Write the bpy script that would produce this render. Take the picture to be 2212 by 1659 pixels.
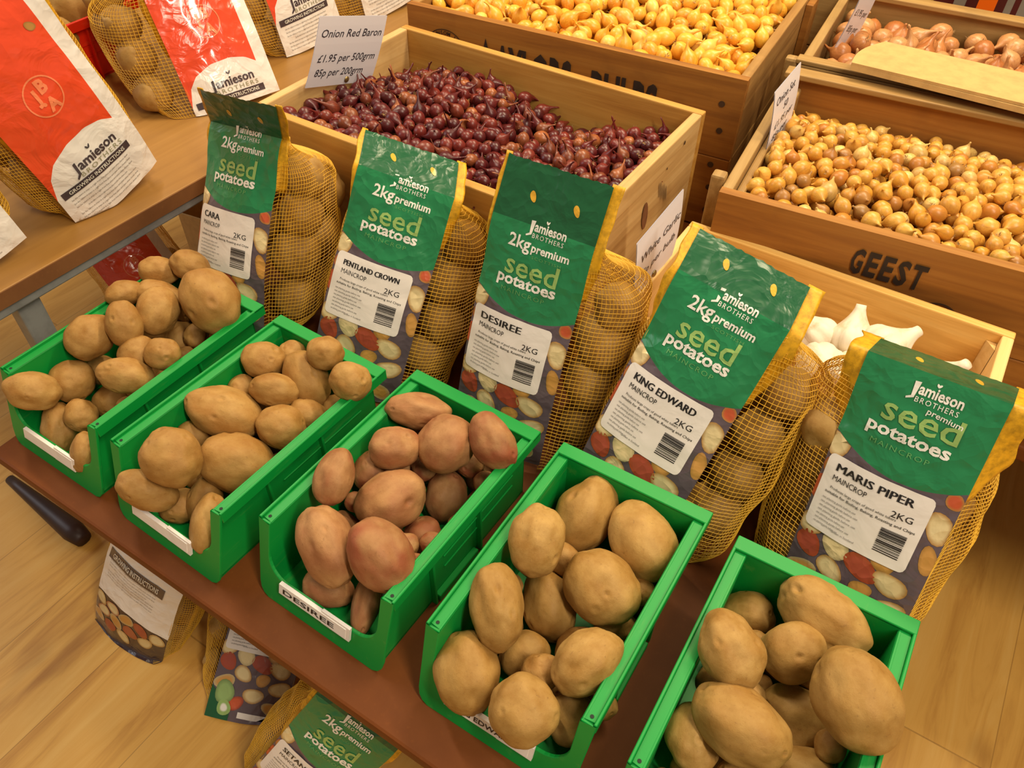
import bpy, math, random
import numpy as np
from mathutils import Vector, Matrix, noise

for o in list(bpy.data.objects): bpy.data.objects.remove(o)
SC = bpy.context.scene
COL = SC.collection
random.seed(7)

# ------------------------------------------------------------------ camera
# world: x runs along the front edge of the bench, y away from it, z up from the bench top (metres)
CAM = (0.74116054, -0.21406006, 0.66017211)
CR = ((0.84091273, 0.54094785, 0.015531), (0.39561449, -0.59490059, -0.6997017), (-0.36926273, 0.59453235, -0.71426628))
FPX = 1717.1118735
cd = bpy.data.cameras.new('camera'); cam = bpy.data.objects.new('camera', cd); COL.objects.link(cam)
cd.sensor_width = 36.0; cd.lens = 36.0 * FPX / 2212.0; cd.clip_start = 0.02; cd.clip_end = 60
m = Matrix(((CR[0][0], -CR[1][0], -CR[2][0]), (CR[0][1], -CR[1][1], -CR[2][1]), (CR[0][2], -CR[1][2], -CR[2][2]))).to_4x4()
m.translation = CAM
cam.matrix_world = m
SC.camera = cam

# ------------------------------------------------------------------ light
W = bpy.data.worlds.new('shop_light'); SC.world = W; W.use_nodes = True
W.node_tree.nodes['Background'].inputs[0].default_value = (1.0, 0.80, 0.58, 1)
W.node_tree.nodes['Background'].inputs[1].default_value = 0.27
def lamp(name, loc, size, power, color, aim=None):
    l = bpy.data.lights.new(name, 'AREA'); l.shape = 'RECTANGLE'; l.size, l.size_y = size; l.energy = power; l.color = color
    o = bpy.data.objects.new(name, l); COL.objects.link(o); o.location = loc
    if aim is not None:
        o.rotation_euler = (Vector(aim) - Vector(loc)).to_track_quat('-Z', 'Y').to_euler()
    return o
lamp('ceiling_lamp', (0.70, 1.25, 1.75), (1.3, 0.10), 34, (1.0, 0.81, 0.53), (0.55, 0.75, 0))
lamp('ceiling_lamp', (-0.70, 0.70, 2.0), (0.10, 1.3), 26, (1.0, 0.84, 0.60), (0.1, 0.3, 0))
lamp('ceiling_lamp', (1.8, -0.35, 1.95), (0.10, 1.3), 38, (1.0, 0.87, 0.68), (0.5, 0.2, 0))
lamp('shop_window', (-2.6, -0.6, 1.5), (1.2, 1.3), 18, (0.84, 0.91, 1.0), (0.0, 0.3, 0.1))
SC.view_settings.view_transform = 'Standard'; SC.view_settings.look = 'None'
SC.view_settings.exposure = 0.0; SC.view_settings.gamma = 1.0; SC.view_settings.use_curve_mapping = False

# ------------------------------------------------------------------ helpers
def lin(c):
    out = []
    for v in c[:3]:
        v = v / 255.0
        out.append(v / 12.92 if v <= 0.04045 else ((v + 0.055) / 1.055) ** 2.4)
    return tuple(out)
def tag(o, label=None, cat=None, group=None, kind=None):
    if label: o['label'] = label
    if cat: o['category'] = cat
    if group: o['group'] = group
    if kind: o['kind'] = kind
    return o
def empty(name, loc=(0, 0, 0), rz=0.0):
    o = bpy.data.objects.new(name, None); COL.objects.link(o); o.location = loc; o.rotation_euler = (0, 0, rz)
    o.empty_display_size = 0.02
    return o

class MB:
    """Collects geometry and links it as one mesh object."""
    def __init__(s): s.v = []; s.f = []; s.mi = []; s.sm = []; s.c = []
    def add(s, verts, faces, mat=0, col=(1, 1, 1), smooth=False):
        b = len(s.v); s.v.extend([tuple(p) for p in verts])
        if len(verts) and isinstance(col, list): s.c.extend(col)
        else: s.c.extend([tuple(col)] * len(verts))
        for f in faces: s.f.append([i + b for i in f])
        s.mi.extend([mat] * len(faces)); s.sm.extend([smooth] * len(faces))
    def box(s, x0, x1, y0, y1, z0, z1, mat=0, col=(1, 1, 1)):
        s.add([(x0,y0,z0),(x1,y0,z0),(x1,y1,z0),(x0,y1,z0),(x0,y0,z1),(x1,y0,z1),(x1,y1,z1),(x0,y1,z1)],
              [(0,3,2,1),(4,5,6,7),(0,1,5,4),(1,2,6,5),(2,3,7,6),(3,0,4,7)], mat, col)
    def hexa(s, p, mat=0):
        s.add(p, [(0,3,2,1),(4,5,6,7),(0,1,5,4),(1,2,6,5),(2,3,7,6),(3,0,4,7)], mat)
    def disc(s, c, u, v, ru, rv, mat=0, col=(1, 1, 1), n=16):
        c = Vector(c); u = Vector(u); v = Vector(v)
        s.add([c + u * (ru * math.cos(2 * math.pi * i / n)) + v * (rv * math.sin(2 * math.pi * i / n)) for i in range(n)], [list(range(n))], mat, col)
    def build(s, name, mats, parent=None, bevel=0.0, inks=False):
        me = bpy.data.meshes.new(name); me.from_pydata(s.v, [], s.f)
        for mt in (mats if isinstance(mats, (list, tuple)) else [mats]): me.materials.append(mt)
        me.polygons.foreach_set('material_index', s.mi); me.polygons.foreach_set('use_smooth', s.sm)
        if inks:
            a = me.color_attributes.new('ink', 'FLOAT_COLOR', 'POINT')
            a.data.foreach_set('color', np.array([c + (1.0,) for c in s.c], dtype=np.float32).ravel())
        me.update()
        o = bpy.data.objects.new(name, me); COL.objects.link(o)
        if parent: o.parent = parent
        if bevel:
            b = o.modifiers.new('bevel', 'BEVEL'); b.width = bevel; b.segments = 2; b.limit_method = 'ANGLE'
        return o

_txt = {}
def text_geo(s, bold=0.0, shear=0.0, space=1.0):
    k = (s, bold, shear, space)
    if k not in _txt:
        c = bpy.data.curves.new('t', 'FONT'); c.body = s; c.size = 1.0; c.offset = bold; c.shear = shear; c.space_character = space
        c.align_x = 'CENTER'; c.resolution_u = 2; c.fill_mode = 'FRONT'
        o = bpy.data.objects.new('t', c); me = bpy.data.meshes.new_from_object(o)
        _txt[k] = ([(v.co.x, v.co.y) for v in me.vertices], [list(p.vertices) for p in me.polygons])
        bpy.data.objects.remove(o); bpy.data.curves.remove(c); bpy.data.meshes.remove(me)
    return _txt[k]
def lay(mb, s, size, u, v, fn, col=(0, 0, 0), mat=0, bold=0.0, shear=0.0, space=1.0, width=None, align='C', rot=0.0):
    """Lays printed words on a surface: fn maps (u, v) to a point; width fits the line to that length."""
    vs, fs = text_geo(s, bold, shear, space)
    if not vs: return
    x0 = min(p[0] for p in vs); x1 = max(p[0] for p in vs); w = x1 - x0
    kx = size if width is None else width / w
    cx = (x0 + x1) / 2 if align == 'C' else (x0 if align == 'L' else x1)
    cr, sr = math.cos(rot), math.sin(rot)
    pts = []
    for x, y in vs:
        a, b = (x - cx) * kx, y * size
        pts.append(fn(u + a * cr - b * sr, v + a * sr + b * cr))
    mb.add(pts, fs, mat, col)

# ------------------------------------------------------------------ materials
class N:
    def __init__(s, name):
        s.m = bpy.data.materials.new(name); s.m.use_nodes = True; s.t = s.m.node_tree
        s.p = s.t.nodes['Principled BSDF']
    def n(s, typ, **kw):
        x = s.t.nodes.new('ShaderNode' + typ)
        for k, v in kw.items():
            if k.startswith('i_'):
                key = k[2:]; x.inputs[int(key) if key.isdigit() else key].default_value = v
            else: setattr(x, k, v)
        return x
    def l(s, a, b): s.t.links.new(a, b)
    def coord(s, scale=(1, 1, 1), kind='Object'):
        tc = s.n('TexCoord'); mp = s.n('Mapping'); mp.inputs['Scale'].default_value = scale; s.l(tc.outputs[kind], mp.inputs[0]); return mp.outputs[0]
    def noise(s, vec, scale, detail=4, rough=0.55, dist=0.0):
        x = s.n('TexNoise'); x.inputs['Scale'].default_value = scale; x.inputs['Detail'].default_value = detail
        x.inputs['Roughness'].default_value = rough; x.inputs['Distortion'].default_value = dist
        if vec is not None: s.l(vec, x.inputs['Vector'])
        return x.outputs['Fac']
    def ramp(s, fac, stops, interp='LINEAR'):
        x = s.n('ValToRGB'); e = x.color_ramp.elements; x.color_ramp.interpolation = interp
        while len(e) < len(stops): e.new(0.5)
        for el, (p, c) in zip(e, stops): el.position = p; el.color = (*c, 1)
        s.l(fac, x.inputs[0]); return x.outputs[0]
    def mix(s, a, b, fac, mode='MIX'):
        x = s.n('MixRGB', blend_type=mode)
        for sock, v in ((x.inputs[1], a), (x.inputs[2], b), (x.inputs[0], fac)):
            if hasattr(v, 'is_output'): s.l(v, sock)
            elif isinstance(v, (int, float)): sock.default_value = v
            else: sock.default_value = (*v, 1)
        return x.outputs[0]
    def math(s, op, a, b=0.0):
        x = s.n('Math', operation=op)
        for sock, v in ((x.inputs[0], a), (x.inputs[1], b)):
            if hasattr(v, 'is_output'): s.l(v, sock)
            else: sock.default_value = v
        return x.outputs[0]
    def base(s, c):
        if hasattr(c, 'is_output'): s.l(c, s.p.inputs['Base Color'])
        else: s.p.inputs['Base Color'].default_value = (*c, 1)
        return s
    def set(s, **kw):
        for k, v in kw.items():
            k = {'rough': 'Roughness', 'metal': 'Metallic', 'spec': 'Specular IOR Level', 'sss': 'Subsurface Weight', 'coat': 'Coat Weight', 'coatr': 'Coat Roughness', 'sheen': 'Sheen Weight'}[k]
            s.p.inputs[k].default_value = v
        return s
    def bump(s, h, strength=0.3, dist=0.001):
        x = s.n('Bump'); x.inputs['Strength'].default_value = strength; x.inputs['Distance'].default_value = dist
        s.l(h, x.inputs['Height']); s.l(x.outputs[0], s.p.inputs['Normal']); return s

def m_wood(name, dark, mid, light, axis=0, scale=1.0, rough=0.6, stain=None):
    q = N(name); sc = [28 * scale] * 3; sc[axis] = 1.6 * scale
    v = q.coord(sc); g = q.noise(v, 1.6, 6, 0.6, 1.2)
    sc2 = [140 * scale] * 3; sc2[axis] = 5 * scale
    fine = q.noise(q.coord(sc2), 1.0, 3, 0.6)
    c = q.ramp(g, [(0.28, lin(dark)), (0.5, lin(mid)), (0.72, lin(light))])
    c = q.mix(c, lin(dark), q.math('MULTIPLY', q.ramp(fine, [(0.45, (1, 1, 1)), (0.62, (0, 0, 0))]), 0.22))
    if stain:
        sf = q.ramp(q.noise(q.coord((9, 9, 9)), 1.0, 4, 0.65), [(0.52, (0, 0, 0)), (0.75, (1, 1, 1))])
        c = q.mix(c, lin(stain), q.math('MULTIPLY', sf, 0.45))
    q.base(c).set(rough=rough); q.bump(fine, 0.25, 0.0008)
    return q.m
def m_plain(name, c, rough=0.5, metal=0.0, nscale=0, amt=0.15, bump=0.0):
    q = N(name); col = lin(c)
    if nscale:
        f = q.noise(q.coord(), nscale, 4, 0.6)
        q.base(q.mix(col, tuple(x * (1 - amt * 2.2) for x in col), q.ramp(f, [(0.4, (0, 0, 0)), (0.7, (1, 1, 1))])))
        if bump: q.bump(f, bump, 0.0006)
    else: q.base(col)
    q.set(rough=rough, metal=metal); return q.m
def m_ink(name, rough=0.35, bump=0.0, bscale=60, coat=0.0):
    q = N(name); a = q.n('Attribute', attribute_name='ink'); q.base(a.outputs['Color']); q.set(rough=rough, coat=coat, coatr=0.07)
    if bump:
        v = q.coord(); w = q.n('TexVoronoi', feature='F1'); w.inputs['Scale'].default_value = bscale
        mx = q.n('VectorMath', operation='ADD'); nz = q.n('TexNoise'); nz.inputs['Scale'].default_value = 30; q.l(v, nz.inputs[0])
        sc = q.n('VectorMath', operation='SCALE'); sc.inputs['Scale'].default_value = 0.035; q.l(nz.outputs['Color'], sc.inputs[0])
        q.l(v, mx.inputs[0]); q.l(sc.outputs[0], mx.inputs[1]); q.l(mx.outputs[0], w.inputs['Vector'])
        h = q.math('ADD', w.outputs['Distance'], q.math('MULTIPLY', q.noise(v, 24, 3, 0.5, 1.5), 1.2))
        q.bump(h, bump, 0.004)
    return q.m

M = {}
M['pine_x'] = m_wood('pine_x', (172, 118, 46), (200, 148, 66), (214, 166, 84), 0)
M['pine_y'] = m_wood('pine_y', (186, 142, 84), (214, 174, 112), (228, 194, 136), 1, stain=(150, 112, 66))
M['pale_pine_x'] = m_wood('pale_pine_x', (202, 146, 64), (234, 184, 98), (242, 200, 118), 0)
M['pale_pine_y'] = m_wood('pale_pine_y', (214, 168, 96), (236, 196, 126), (242, 208, 146), 1)
M['crate_x'] = m_wood('crate_x', (128, 78, 26), (162, 106, 38), (178, 124, 52), 0, stain=(108, 64, 24))
M['crate_y'] = m_wood('crate_y', (132, 92, 42), (166, 122, 64), (184, 142, 80), 1, stain=(108, 74, 36))
M['old_x'] = m_wood('old_x', (140, 104, 52), (172, 134, 76), (190, 154, 94), 0, stain=(112, 82, 46))
M['old_y'] = m_wood('old_y', (140, 104, 56), (172, 136, 80), (188, 154, 98), 1, stain=(112, 82, 48))
M['ink_black'] = m_plain('ink_black', (46, 32, 24), 0.7, 0, 60, 0.3)
M['iron'] = m_plain('iron', (84, 62, 44), 0.6, 0.3, 40)
M['knot'] = m_plain('knot', (140, 92, 58), 0.6, 0, 80)
M['smudge'] = m_plain('smudge', (150, 122, 84), 0.7, 0, 90)
M['steel'] = m_plain('steel', (138, 138, 138), 0.5, 0.1, 30)
M['dark_steel'] = m_plain('dark_steel', (62, 40, 34), 0.45, 0.1, 20)
M['orange'] = m_plain('orange', (236, 104, 12), 0.4)
M['grey_slat'] = m_plain('grey_slat', (136, 126, 112), 0.6, 0, 12)
M['dark_red'] = m_plain('dark_red', (92, 26, 18), 0.6, 0, 14)
M['card'] = m_ink('card', 0.35)
M['pin'] = m_plain('pin', (150, 126, 78), 0.35, 0.7)
M['film'] = m_ink('film', 0.30, 0.5, 60, 0.25)
M['white_film'] = m_ink('white_film', 0.22, 0.6, 34, 0.6)
M['paper'] = m_ink('paper', 0.38, 0.22, 24)
M['net'] = m_plain('net', (232, 180, 54), 0.5, 0, 30, 0.08)
M['edging'] = m_plain('edging', (230, 172, 28), 0.5, 0, 160, 0.2, 0.6)
M['cardboard'] = m_plain('cardboard', (206, 168, 104), 0.8, 0, 60, 0.08)
def m_plastic(name, c, c2):
    q = N(name); v = q.coord()
    sc = q.ramp(q.noise(q.coord((60, 6, 60)), 1.5, 5, 0.7), [(0.58, (0, 0, 0)), (0.74, (1, 1, 1))])
    q.base(q.mix(lin(c), lin(c2), q.math('MULTIPLY', sc, 0.3))); q.set(rough=0.46, spec=0.35)
    q.bump(q.noise(v, 220, 2, 0.5), 0.06, 0.0004); return q.m
M['green_plastic'] = m_plastic('green_plastic', (8, 146, 58), (108, 158, 80))
M['red_plastic'] = m_plastic('red_plastic', (214, 38, 8), (232, 110, 70))
M['hole'] = m_plain('hole', (12, 34, 18), 0.7)
def m_table(name, c, c2, rough, scale):
    q = N(name); f = q.noise(q.coord(), scale, 6, 0.65); g = q.noise(q.coord(), 260, 2, 0.5)
    q.base(q.mix(q.mix(lin(c), lin(c2), q.ramp(f, [(0.35, (0, 0, 0)), (0.7, (1, 1, 1))])), tuple(x * 1.35 for x in lin(c)), q.math('MULTIPLY', q.ramp(g, [(0.6, (0, 0, 0)), (0.75, (1, 1, 1))]), 0.25)))
    q.set(rough=rough, spec=0.2); return q.m
M['brown_top'] = m_table('brown_top', (112, 60, 20), (98, 50, 14), 0.6, 9)
M['tan_top'] = m_wood('tan_top', (140, 98, 42), (158, 114, 52), (168, 124, 62), 1, 0.5, 0.45)
M['edge_brown'] = m_table('edge_brown', (128, 86, 52), (114, 74, 46), 0.5, 14)
def m_floor():
    q = N('laminate'); v = q.coord()
    sx = q.n('SeparateXYZ'); q.l(v, sx.inputs[0])
    fx = q.math('MULTIPLY', sx.outputs[0], 1 / 0.135); ix = q.math('FLOOR', fx); fr = q.math('FRACT', fx)
    yy = q.math('ADD', q.math('MULTIPLY', sx.outputs[1], 1 / 1.2), q.math('MULTIPLY', ix, 0.377)); iy = q.math('FLOOR', yy); fy = q.math('FRACT', yy)
    cb = q.n('CombineXYZ'); q.l(ix, cb.inputs[0]); q.l(iy, cb.inputs[1])
    wn = q.n('TexWhiteNoise'); q.l(cb.outputs[0], wn.inputs[0])
    off = q.n('VectorMath', operation='SCALE'); off.inputs['Scale'].default_value = 7.0; q.l(wn.outputs['Color'], off.inputs[0])
    ad = q.n('VectorMath', operation='ADD'); q.l(v, ad.inputs[0]); q.l(off.outputs[0], ad.inputs[1])
    mp = q.n('Mapping'); mp.inputs['Scale'].default_value = (22, 2.2, 1); q.l(ad.outputs[0], mp.inputs[0])
    g = q.noise(mp.outputs[0], 1.5, 6, 0.62, 1.0)
    c = q.ramp(g, [(0.25, lin((188, 130, 54))), (0.48, lin((224, 170, 82))), (0.75, lin((236, 190, 106)))])
    mp2 = q.n('Mapping'); mp2.inputs['Scale'].default_value = (9, 3.2, 1); q.l(ad.outputs[0], mp2.inputs[0])
    kn = q.ramp(q.noise(mp2.outputs[0], 1.2, 3, 0.5), [(0.64, (0, 0, 0)), (0.76, (1, 1, 1))])
    c = q.mix(c, lin((128, 78, 32)), q.math('MULTIPLY', kn, 0.5))
    c = q.mix(c, lin((214, 162, 82)), q.math('MULTIPLY', wn.outputs['Value'], 0.25))
    seam = q.math('ADD', q.math('LESS_THAN', fr, 0.010), q.math('LESS_THAN', fy, 0.0018))
    c = q.mix(c, lin((110, 68, 30)), q.math('MULTIPLY', q.math('MINIMUM', seam, 1.0), 0.4))
    q.base(c).set(rough=0.42); return q.m
M['floor'] = m_floor()
def rnd(q):
    oi = q.n('ObjectInfo'); ge = q.n('NewGeometry')
    return q.math('FRACT', q.math('ADD', oi.outputs['Random'], ge.outputs['Random Per Island']))
def m_potato(name, a, b, blush=None):
    q = N(name); v = q.coord(); r = rnd(q)
    off = q.n('VectorMath', operation='ADD'); q.l(v, off.inputs[0])
    cb = q.n('CombineXYZ'); q.l(q.math('MULTIPLY', r, 9.0), cb.inputs[0]); q.l(cb.outputs[0], off.inputs[1]); vv = off.outputs[0]
    n1 = q.noise(vv, 1.3, 5, 0.62); n2 = q.noise(vv, 9, 4, 0.62); n3 = q.noise(vv, 34, 3, 0.6)
    c = q.mix(lin(a), lin(b), q.ramp(n1, [(0.35, (0, 0, 0)), (0.68, (1, 1, 1))]))
    c = q.mix(c, tuple(x * 0.80 for x in lin(b)), q.math('MULTIPLY', r, 0.35))
    if blush: c = q.mix(c, lin(blush), q.math('MULTIPLY', q.ramp(q.noise(vv, 0.9, 2, 0.5), [(0.42, (0, 0, 0)), (0.66, (1, 1, 1))]), q.math('ADD', 0.25, q.math('MULTIPLY', r, 0.6))))
    c = q.mix(c, lin((96, 62, 30)), q.math('MULTIPLY', q.ramp(n2, [(0.60, (0, 0, 0)), (0.74, (1, 1, 1))]), 0.35))
    q.base(c).set(rough=0.62, spec=0.35)
    q.bump(q.math('ADD', n2, q.math('MULTIPLY', n3, 0.5)), 0.22, 0.0012); return q.m
M['potato'] = m_potato('potato', (182, 142, 80), (156, 110, 50))
M['potato_pink'] = m_potato('potato_pink', (182, 136, 88), (152, 104, 62), (142, 68, 42))
M['potato_pale'] = m_potato('potato_pale', (184, 146, 82), (154, 112, 50))
def m_onion(name, stops, rough, streak):
    q = N(name); v = q.coord(); r = rnd(q)
    c = q.ramp(r, stops)
    sx = q.n('SeparateXYZ'); q.l(v, sx.inputs[0])
    ang = q.math('ARCTAN2', sx.outputs[1], sx.outputs[0])
    cb = q.n('CombineXYZ'); q.l(q.math('MULTIPLY', ang, 3.0), cb.inputs[0]); q.l(q.math('MULTIPLY', sx.outputs[2], 1.5), cb.inputs[1]); q.l(q.math('MULTIPLY', r, 20), cb.inputs[2])
    f = q.noise(cb.outputs[0], 1.6, 4, 0.6)
    c = q.mix(c, lin(streak), q.math('MULTIPLY', q.ramp(f, [(0.46, (0, 0, 0)), (0.72, (1, 1, 1))]), 0.55))
    q.base(c).set(rough=rough, spec=0.5); q.bump(f, 0.25, 0.0008); return q.m
M['red_onion'] = m_onion('red_onion', [(0.0, lin((72, 18, 22))), (0.4, lin((98, 28, 28))), (0.7, lin((124, 42, 32))), (0.86, lin((122, 62, 38))), (1.0, lin((168, 96, 52)))], 0.33, (58, 22, 22))
M['yellow_onion'] = m_onion('yellow_onion', [(0.0, lin((226, 158, 40))), (0.5, lin((238, 182, 62))), (0.8, lin((220, 142, 38))), (1.0, lin((244, 206, 104)))], 0.34, (244, 200, 96))
M['golden_onion'] = m_onion('golden_onion', [(0.0, lin((210, 148, 48))), (0.45, lin((222, 170, 74))), (0.7, lin((186, 118, 40))), (0.86, lin((154, 116, 62))), (0.9, lin((232, 196, 110))), (1.0, lin((214, 176, 104)))], 0.36, (176, 116, 54))
M['brown_onion'] = m_onion('brown_onion', [(0.0, lin((172, 102, 50))), (0.5, lin((194, 128, 72))), (1.0, lin((206, 154, 100)))], 0.34, (150, 86, 44))
def m_garlic():
    q = N('garlic'); v = q.coord((30, 30, 8)); f = q.noise(v, 3, 4, 0.6)
    q.base(q.mix(lin((232, 220, 198)), lin((208, 184, 146)), q.ramp(f, [(0.5, (0, 0, 0)), (0.75, (1, 1, 1))]))).set(rough=0.5); q.bump(f, 0.2, 0.001); return q.m
M['garlic'] = m_garlic()
M['root'] = m_plain('root', (168, 132, 84), 0.8)
INK = {k: lin(v) for k, v in dict(green=(34, 128, 78), header=(22, 88, 52), white=(236, 232, 222), seed=(150, 184, 104), lime=(96, 160, 96), purple=(98, 84, 92), dark=(58, 44, 50),  # header: the film green darkened, shade painted into the folded top
       cream=(236, 214, 160), tan=(214, 158, 82), rust=(204, 92, 54), red=(176, 80, 60), black=(34, 32, 34), grey=(120, 116, 118), label=(238, 230, 222),
       orange=(230, 76, 40), coral=(240, 134, 90), bar=(72, 62, 68), wfilm=(236, 230, 224), olive=(150, 148, 120), net=(220, 168, 52), card=(240, 238, 246), cblack=(52, 52, 62), pgreen=(150, 180, 110)).items()}
# ------------------------------------------------------------------ floor and furniture
FLOOR = -0.42
f = MB(); f.box(-4, 4, -2.5, 5, FLOOR - 0.02, FLOOR)
tag(f.build('floor', M['floor']), kind='structure')
f = MB(); f.box(-4, 4, 4.6, 4.7, FLOOR, 2.4)
tag(f.build('wall_back', m_plain('wall_paint', (150, 120, 90), 0.8)), kind='structure')

def board(name, x0, x1, y0, y1, z0, z1, mat, parent, bevel=0.002):
    b = MB(); b.box(x0, x1, y0, y1, z0, z1); return b.build(name, mat, parent, bevel)

t = tag(empty('bench', (0.42, 0.2, FLOOR)), 'low bench with a plain brown top carrying the five green bins', 'bench')
def rel(b, e): return tuple(b[i] - e[i // 2] for i in range(6))
def at_parent(name, box, mat, par, bevel=0.002):
    l = par.location; return board(name, box[0] - l[0], box[1] - l[0], box[2] - l[1], box[3] - l[1], box[4] - l[2], box[5] - l[2], mat, par, bevel)
at_parent('bench_top', (-0.006, 0.864, -0.056, 0.56, -0.016, 0.0), M['brown_top'], t, 0.003)
for lx, ly in ((0.08, 0.42), (0.80, 0.42), (0.80, 0.10), (0.12, 0.16)):
    at_parent('leg', (lx - 0.018, lx + 0.018, ly - 0.018, ly + 0.018, FLOOR, -0.016), M['dark_steel'], t)
t = tag(empty('display_table', (0.45, 1.0, FLOOR)), 'brown display table under the onion crates behind the bench', 'table')
at_parent('table_top', (-0.05, 1.50, 0.562, 1.75, -0.02, 0.0), M['brown_top'], t, 0.003)
for lx, ly in ((0.02, 0.62), (1.45, 0.75), (0.02, 1.68), (1.45, 1.68)):
    at_parent('leg', (lx - 0.02, lx + 0.02, ly - 0.02, ly + 0.02, FLOOR, -0.02), M['dark_steel'], t)

LT = 0.12
t = tag(empty('side_table', (-0.4, 0.5, FLOOR)), 'tan topped table with grey steel frame at the left carrying red bags', 'table')
at_parent('table_top', (-0.80, -0.062, -0.05, 1.25, LT - 0.018, LT), M['tan_top'], t, 0.0015)
at_parent('edge_strip', (-0.0618, -0.0606, -0.05, 1.25, LT - 0.019, LT - 0.0006), M['edge_brown'], t, 0)
at_parent('frame_rail', (-0.090, -0.0632, -0.02, 1.2, LT - 0.0315, LT - 0.018), M['steel'], t)
at_parent('frame_rail', (-0.78, -0.754, -0.02, 1.2, LT - 0.0335, LT - 0.018), M['steel'], t)
for lx, ly in ((-0.081, 0.073), (-0.77, 0.05), (-0.081, 1.15), (-0.77, 1.15)):
    at_parent('leg', (lx - 0.011, lx + 0.011, ly - 0.014, ly + 0.014, FLOOR, LT - 0.0335), M['steel'], t)
# splayed dark foot at the near end of the side table
b = MB(); l = t.location
p0 = Vector((-0.395, 0.028, FLOOR + 0.004)); p1 = Vector((-0.185, 0.018, FLOOR + 0.012))
ring = []
for s in range(9):
    k = s / 8; p = p0.lerp(p1, k); r = 0.008 + 0.011 * k
    if s == 8: r *= 0.7
    ring.append([(p.x - l[0], p.y - l[1] + r * math.cos(a), max(FLOOR + 0.0005, p.z + 0.9 * r * math.sin(a)) - l[2]) for a in [2 * math.pi * i / 12 for i in range(12)]])
vs = [q for r_ in ring for q in r_]
fs = [[i * 12 + j, i * 12 + (j + 1) % 12, (i + 1) * 12 + (j + 1) % 12, (i + 1) * 12 + j] for i in range(8) for j in range(12)] + [list(range(12))[::-1], list(range(96, 108))]
b.add(vs, fs, 0, (1, 1, 1), True); b.build('foot', M['dark_steel'], t)

# ------------------------------------------------------------------ picking bins
BW, BL, BH, BD = 0.15, 0.2189, 0.0884, 0.0254
BINS = [(0.0, -0.0060, -0.0012), (0.1718, -0.0070, -0.0242), (0.3493, 0.0075, -0.0169), (0.53, 0.0065, 0.0120), (0.7087, -0.0009, 0.0186)]
def bin_shell():
    b = MB(); t = 0.0025
    fy = lambda z: -BD * (1 - z / BH)
    for sx in (0, 1):
        X = (lambda x: x) if not sx else (lambda x: BW - x)
        def q(x0, x1, y0, y1, z0, z1, mat=0): b.box(min(X(x0), X(x1)), max(X(x0), X(x1)), y0, y1, z0, z1, mat)
        # side wall, sloping forward with the front opening
        pr = [(X(0.0100), fy(0.0) + 0.001, 0.0), (X(0.0126), fy(0.0) + 0.001, 0.0), (X(0.0126), BL - 0.012, 0.0), (X(0.0100), BL - 0.012, 0.0),
              (X(0.0100), 0.001, BH - 0.003), (X(0.0126), 0.001, BH - 0.003), (X(0.0126), BL - 0.012, BH - 0.003), (X(0.0100), BL - 0.012, BH - 0.003)]
        b.hexa(pr)
        q(0.0024, 0.0128, 0.0, BL - 0.011, BH - 0.0058, BH - 0.0032)
        q(0.0, 0.0026, 0.0005, BL, BH - 0.013, BH)
        for yy in (0.055, 0.125): q(0.0045, 0.0102, yy, yy + 0.0028, 0.0, BH - 0.012)
        q(0.0086, 0.0102, 0.075, 0.185, 0.050, 0.0516); q(0.0086, 0.0102, 0.075, 0.185, 0.034, 0.0356)
        q(0.004, 0.0102, 0.06, 0.12, 0.0, 0.009)
        b.disc((X(0.0068), 0.0065, BH - 0.0029), (1, 0, 0), (0, 1, 0), 0.0016, 0.0016, 1, n=10)
    b.box(0.010, BW - 0.010, BL - 0.0145, BL - 0.012, 0.0, BH - 0.001)
    b.box(0.0, BW, BL - 0.0145, BL - 0.0002, BH - 0.0032, BH + 0.0002)
    b.box(0.0005, BW - 0.0005, BL - 0.0025, BL - 0.0002, BH - 0.013, BH)
    b.box(0.010, BW - 0.010, fy(0) + 0.002, BL - 0.012, 0.0005, 0.004)
    # front frame: a U-shaped plate whose inner edge curves into the low lip
    R = 0.022; LZ = 0.030; ix = 0.0130
    inner = [(ix, BH - 0.003), (ix, 0.072), (ix, LZ + R)]
    inner += [(ix + R - R * math.cos(a), LZ + R - R * math.sin(a)) for a in [math.pi / 2 * k / 8 for k in range(1, 9)]]
    outer = [(0.0, BH - 0.0005), (0.0006, 0.072), (0.0014, 0.050), (0.0016, 0.044), (0.0018, 0.036), (0.0021, 0.026), (0.0024, 0.016), (0.0040, 0.008), (0.0075, 0.003), (0.013, 0.0002), (0.022, 0.0002)]
    inner = inner + [(BW - x, z) for x, z in inner[::-1]]; outer = outer + [(BW - x, z) for x, z in outer[::-1]]
    n = len(inner); th = 0.0032
    P3 = lambda p, o: (p[0], fy(p[1]) + o, p[1])
    vs = [P3(p, 0) for p in outer] + [P3(p, 0) for p in inner] + [P3(p, th) for p in outer] + [P3(p, th) for p in inner]
    fs = []
    for i in range(n - 1):
        fs += [[i, i + 1, n + i + 1, n + i], [2 * n + i + 1, 2 * n + i, 3 * n + i, 3 * n + i + 1], [n + i, n + i + 1, 3 * n + i + 1, 3 * n + i], [i + 1, i, 2 * n + i, 2 * n + i + 1]]
    b.add(vs, fs)
    return b
shell = None
BIN_TXT = ['leftmost green picking bin heaped highest with tan potatoes', 'second green picking bin from the left, filled with tan potatoes', 'middle green picking bin holding the pinkish potatoes',
           'fourth green picking bin from the left, with large round potatoes', 'rightmost green picking bin at the bench end']
BIN_LBL = ['', '', 'DESIREE', 'KING EDWARD', 'MARIS PIPER']
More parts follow.
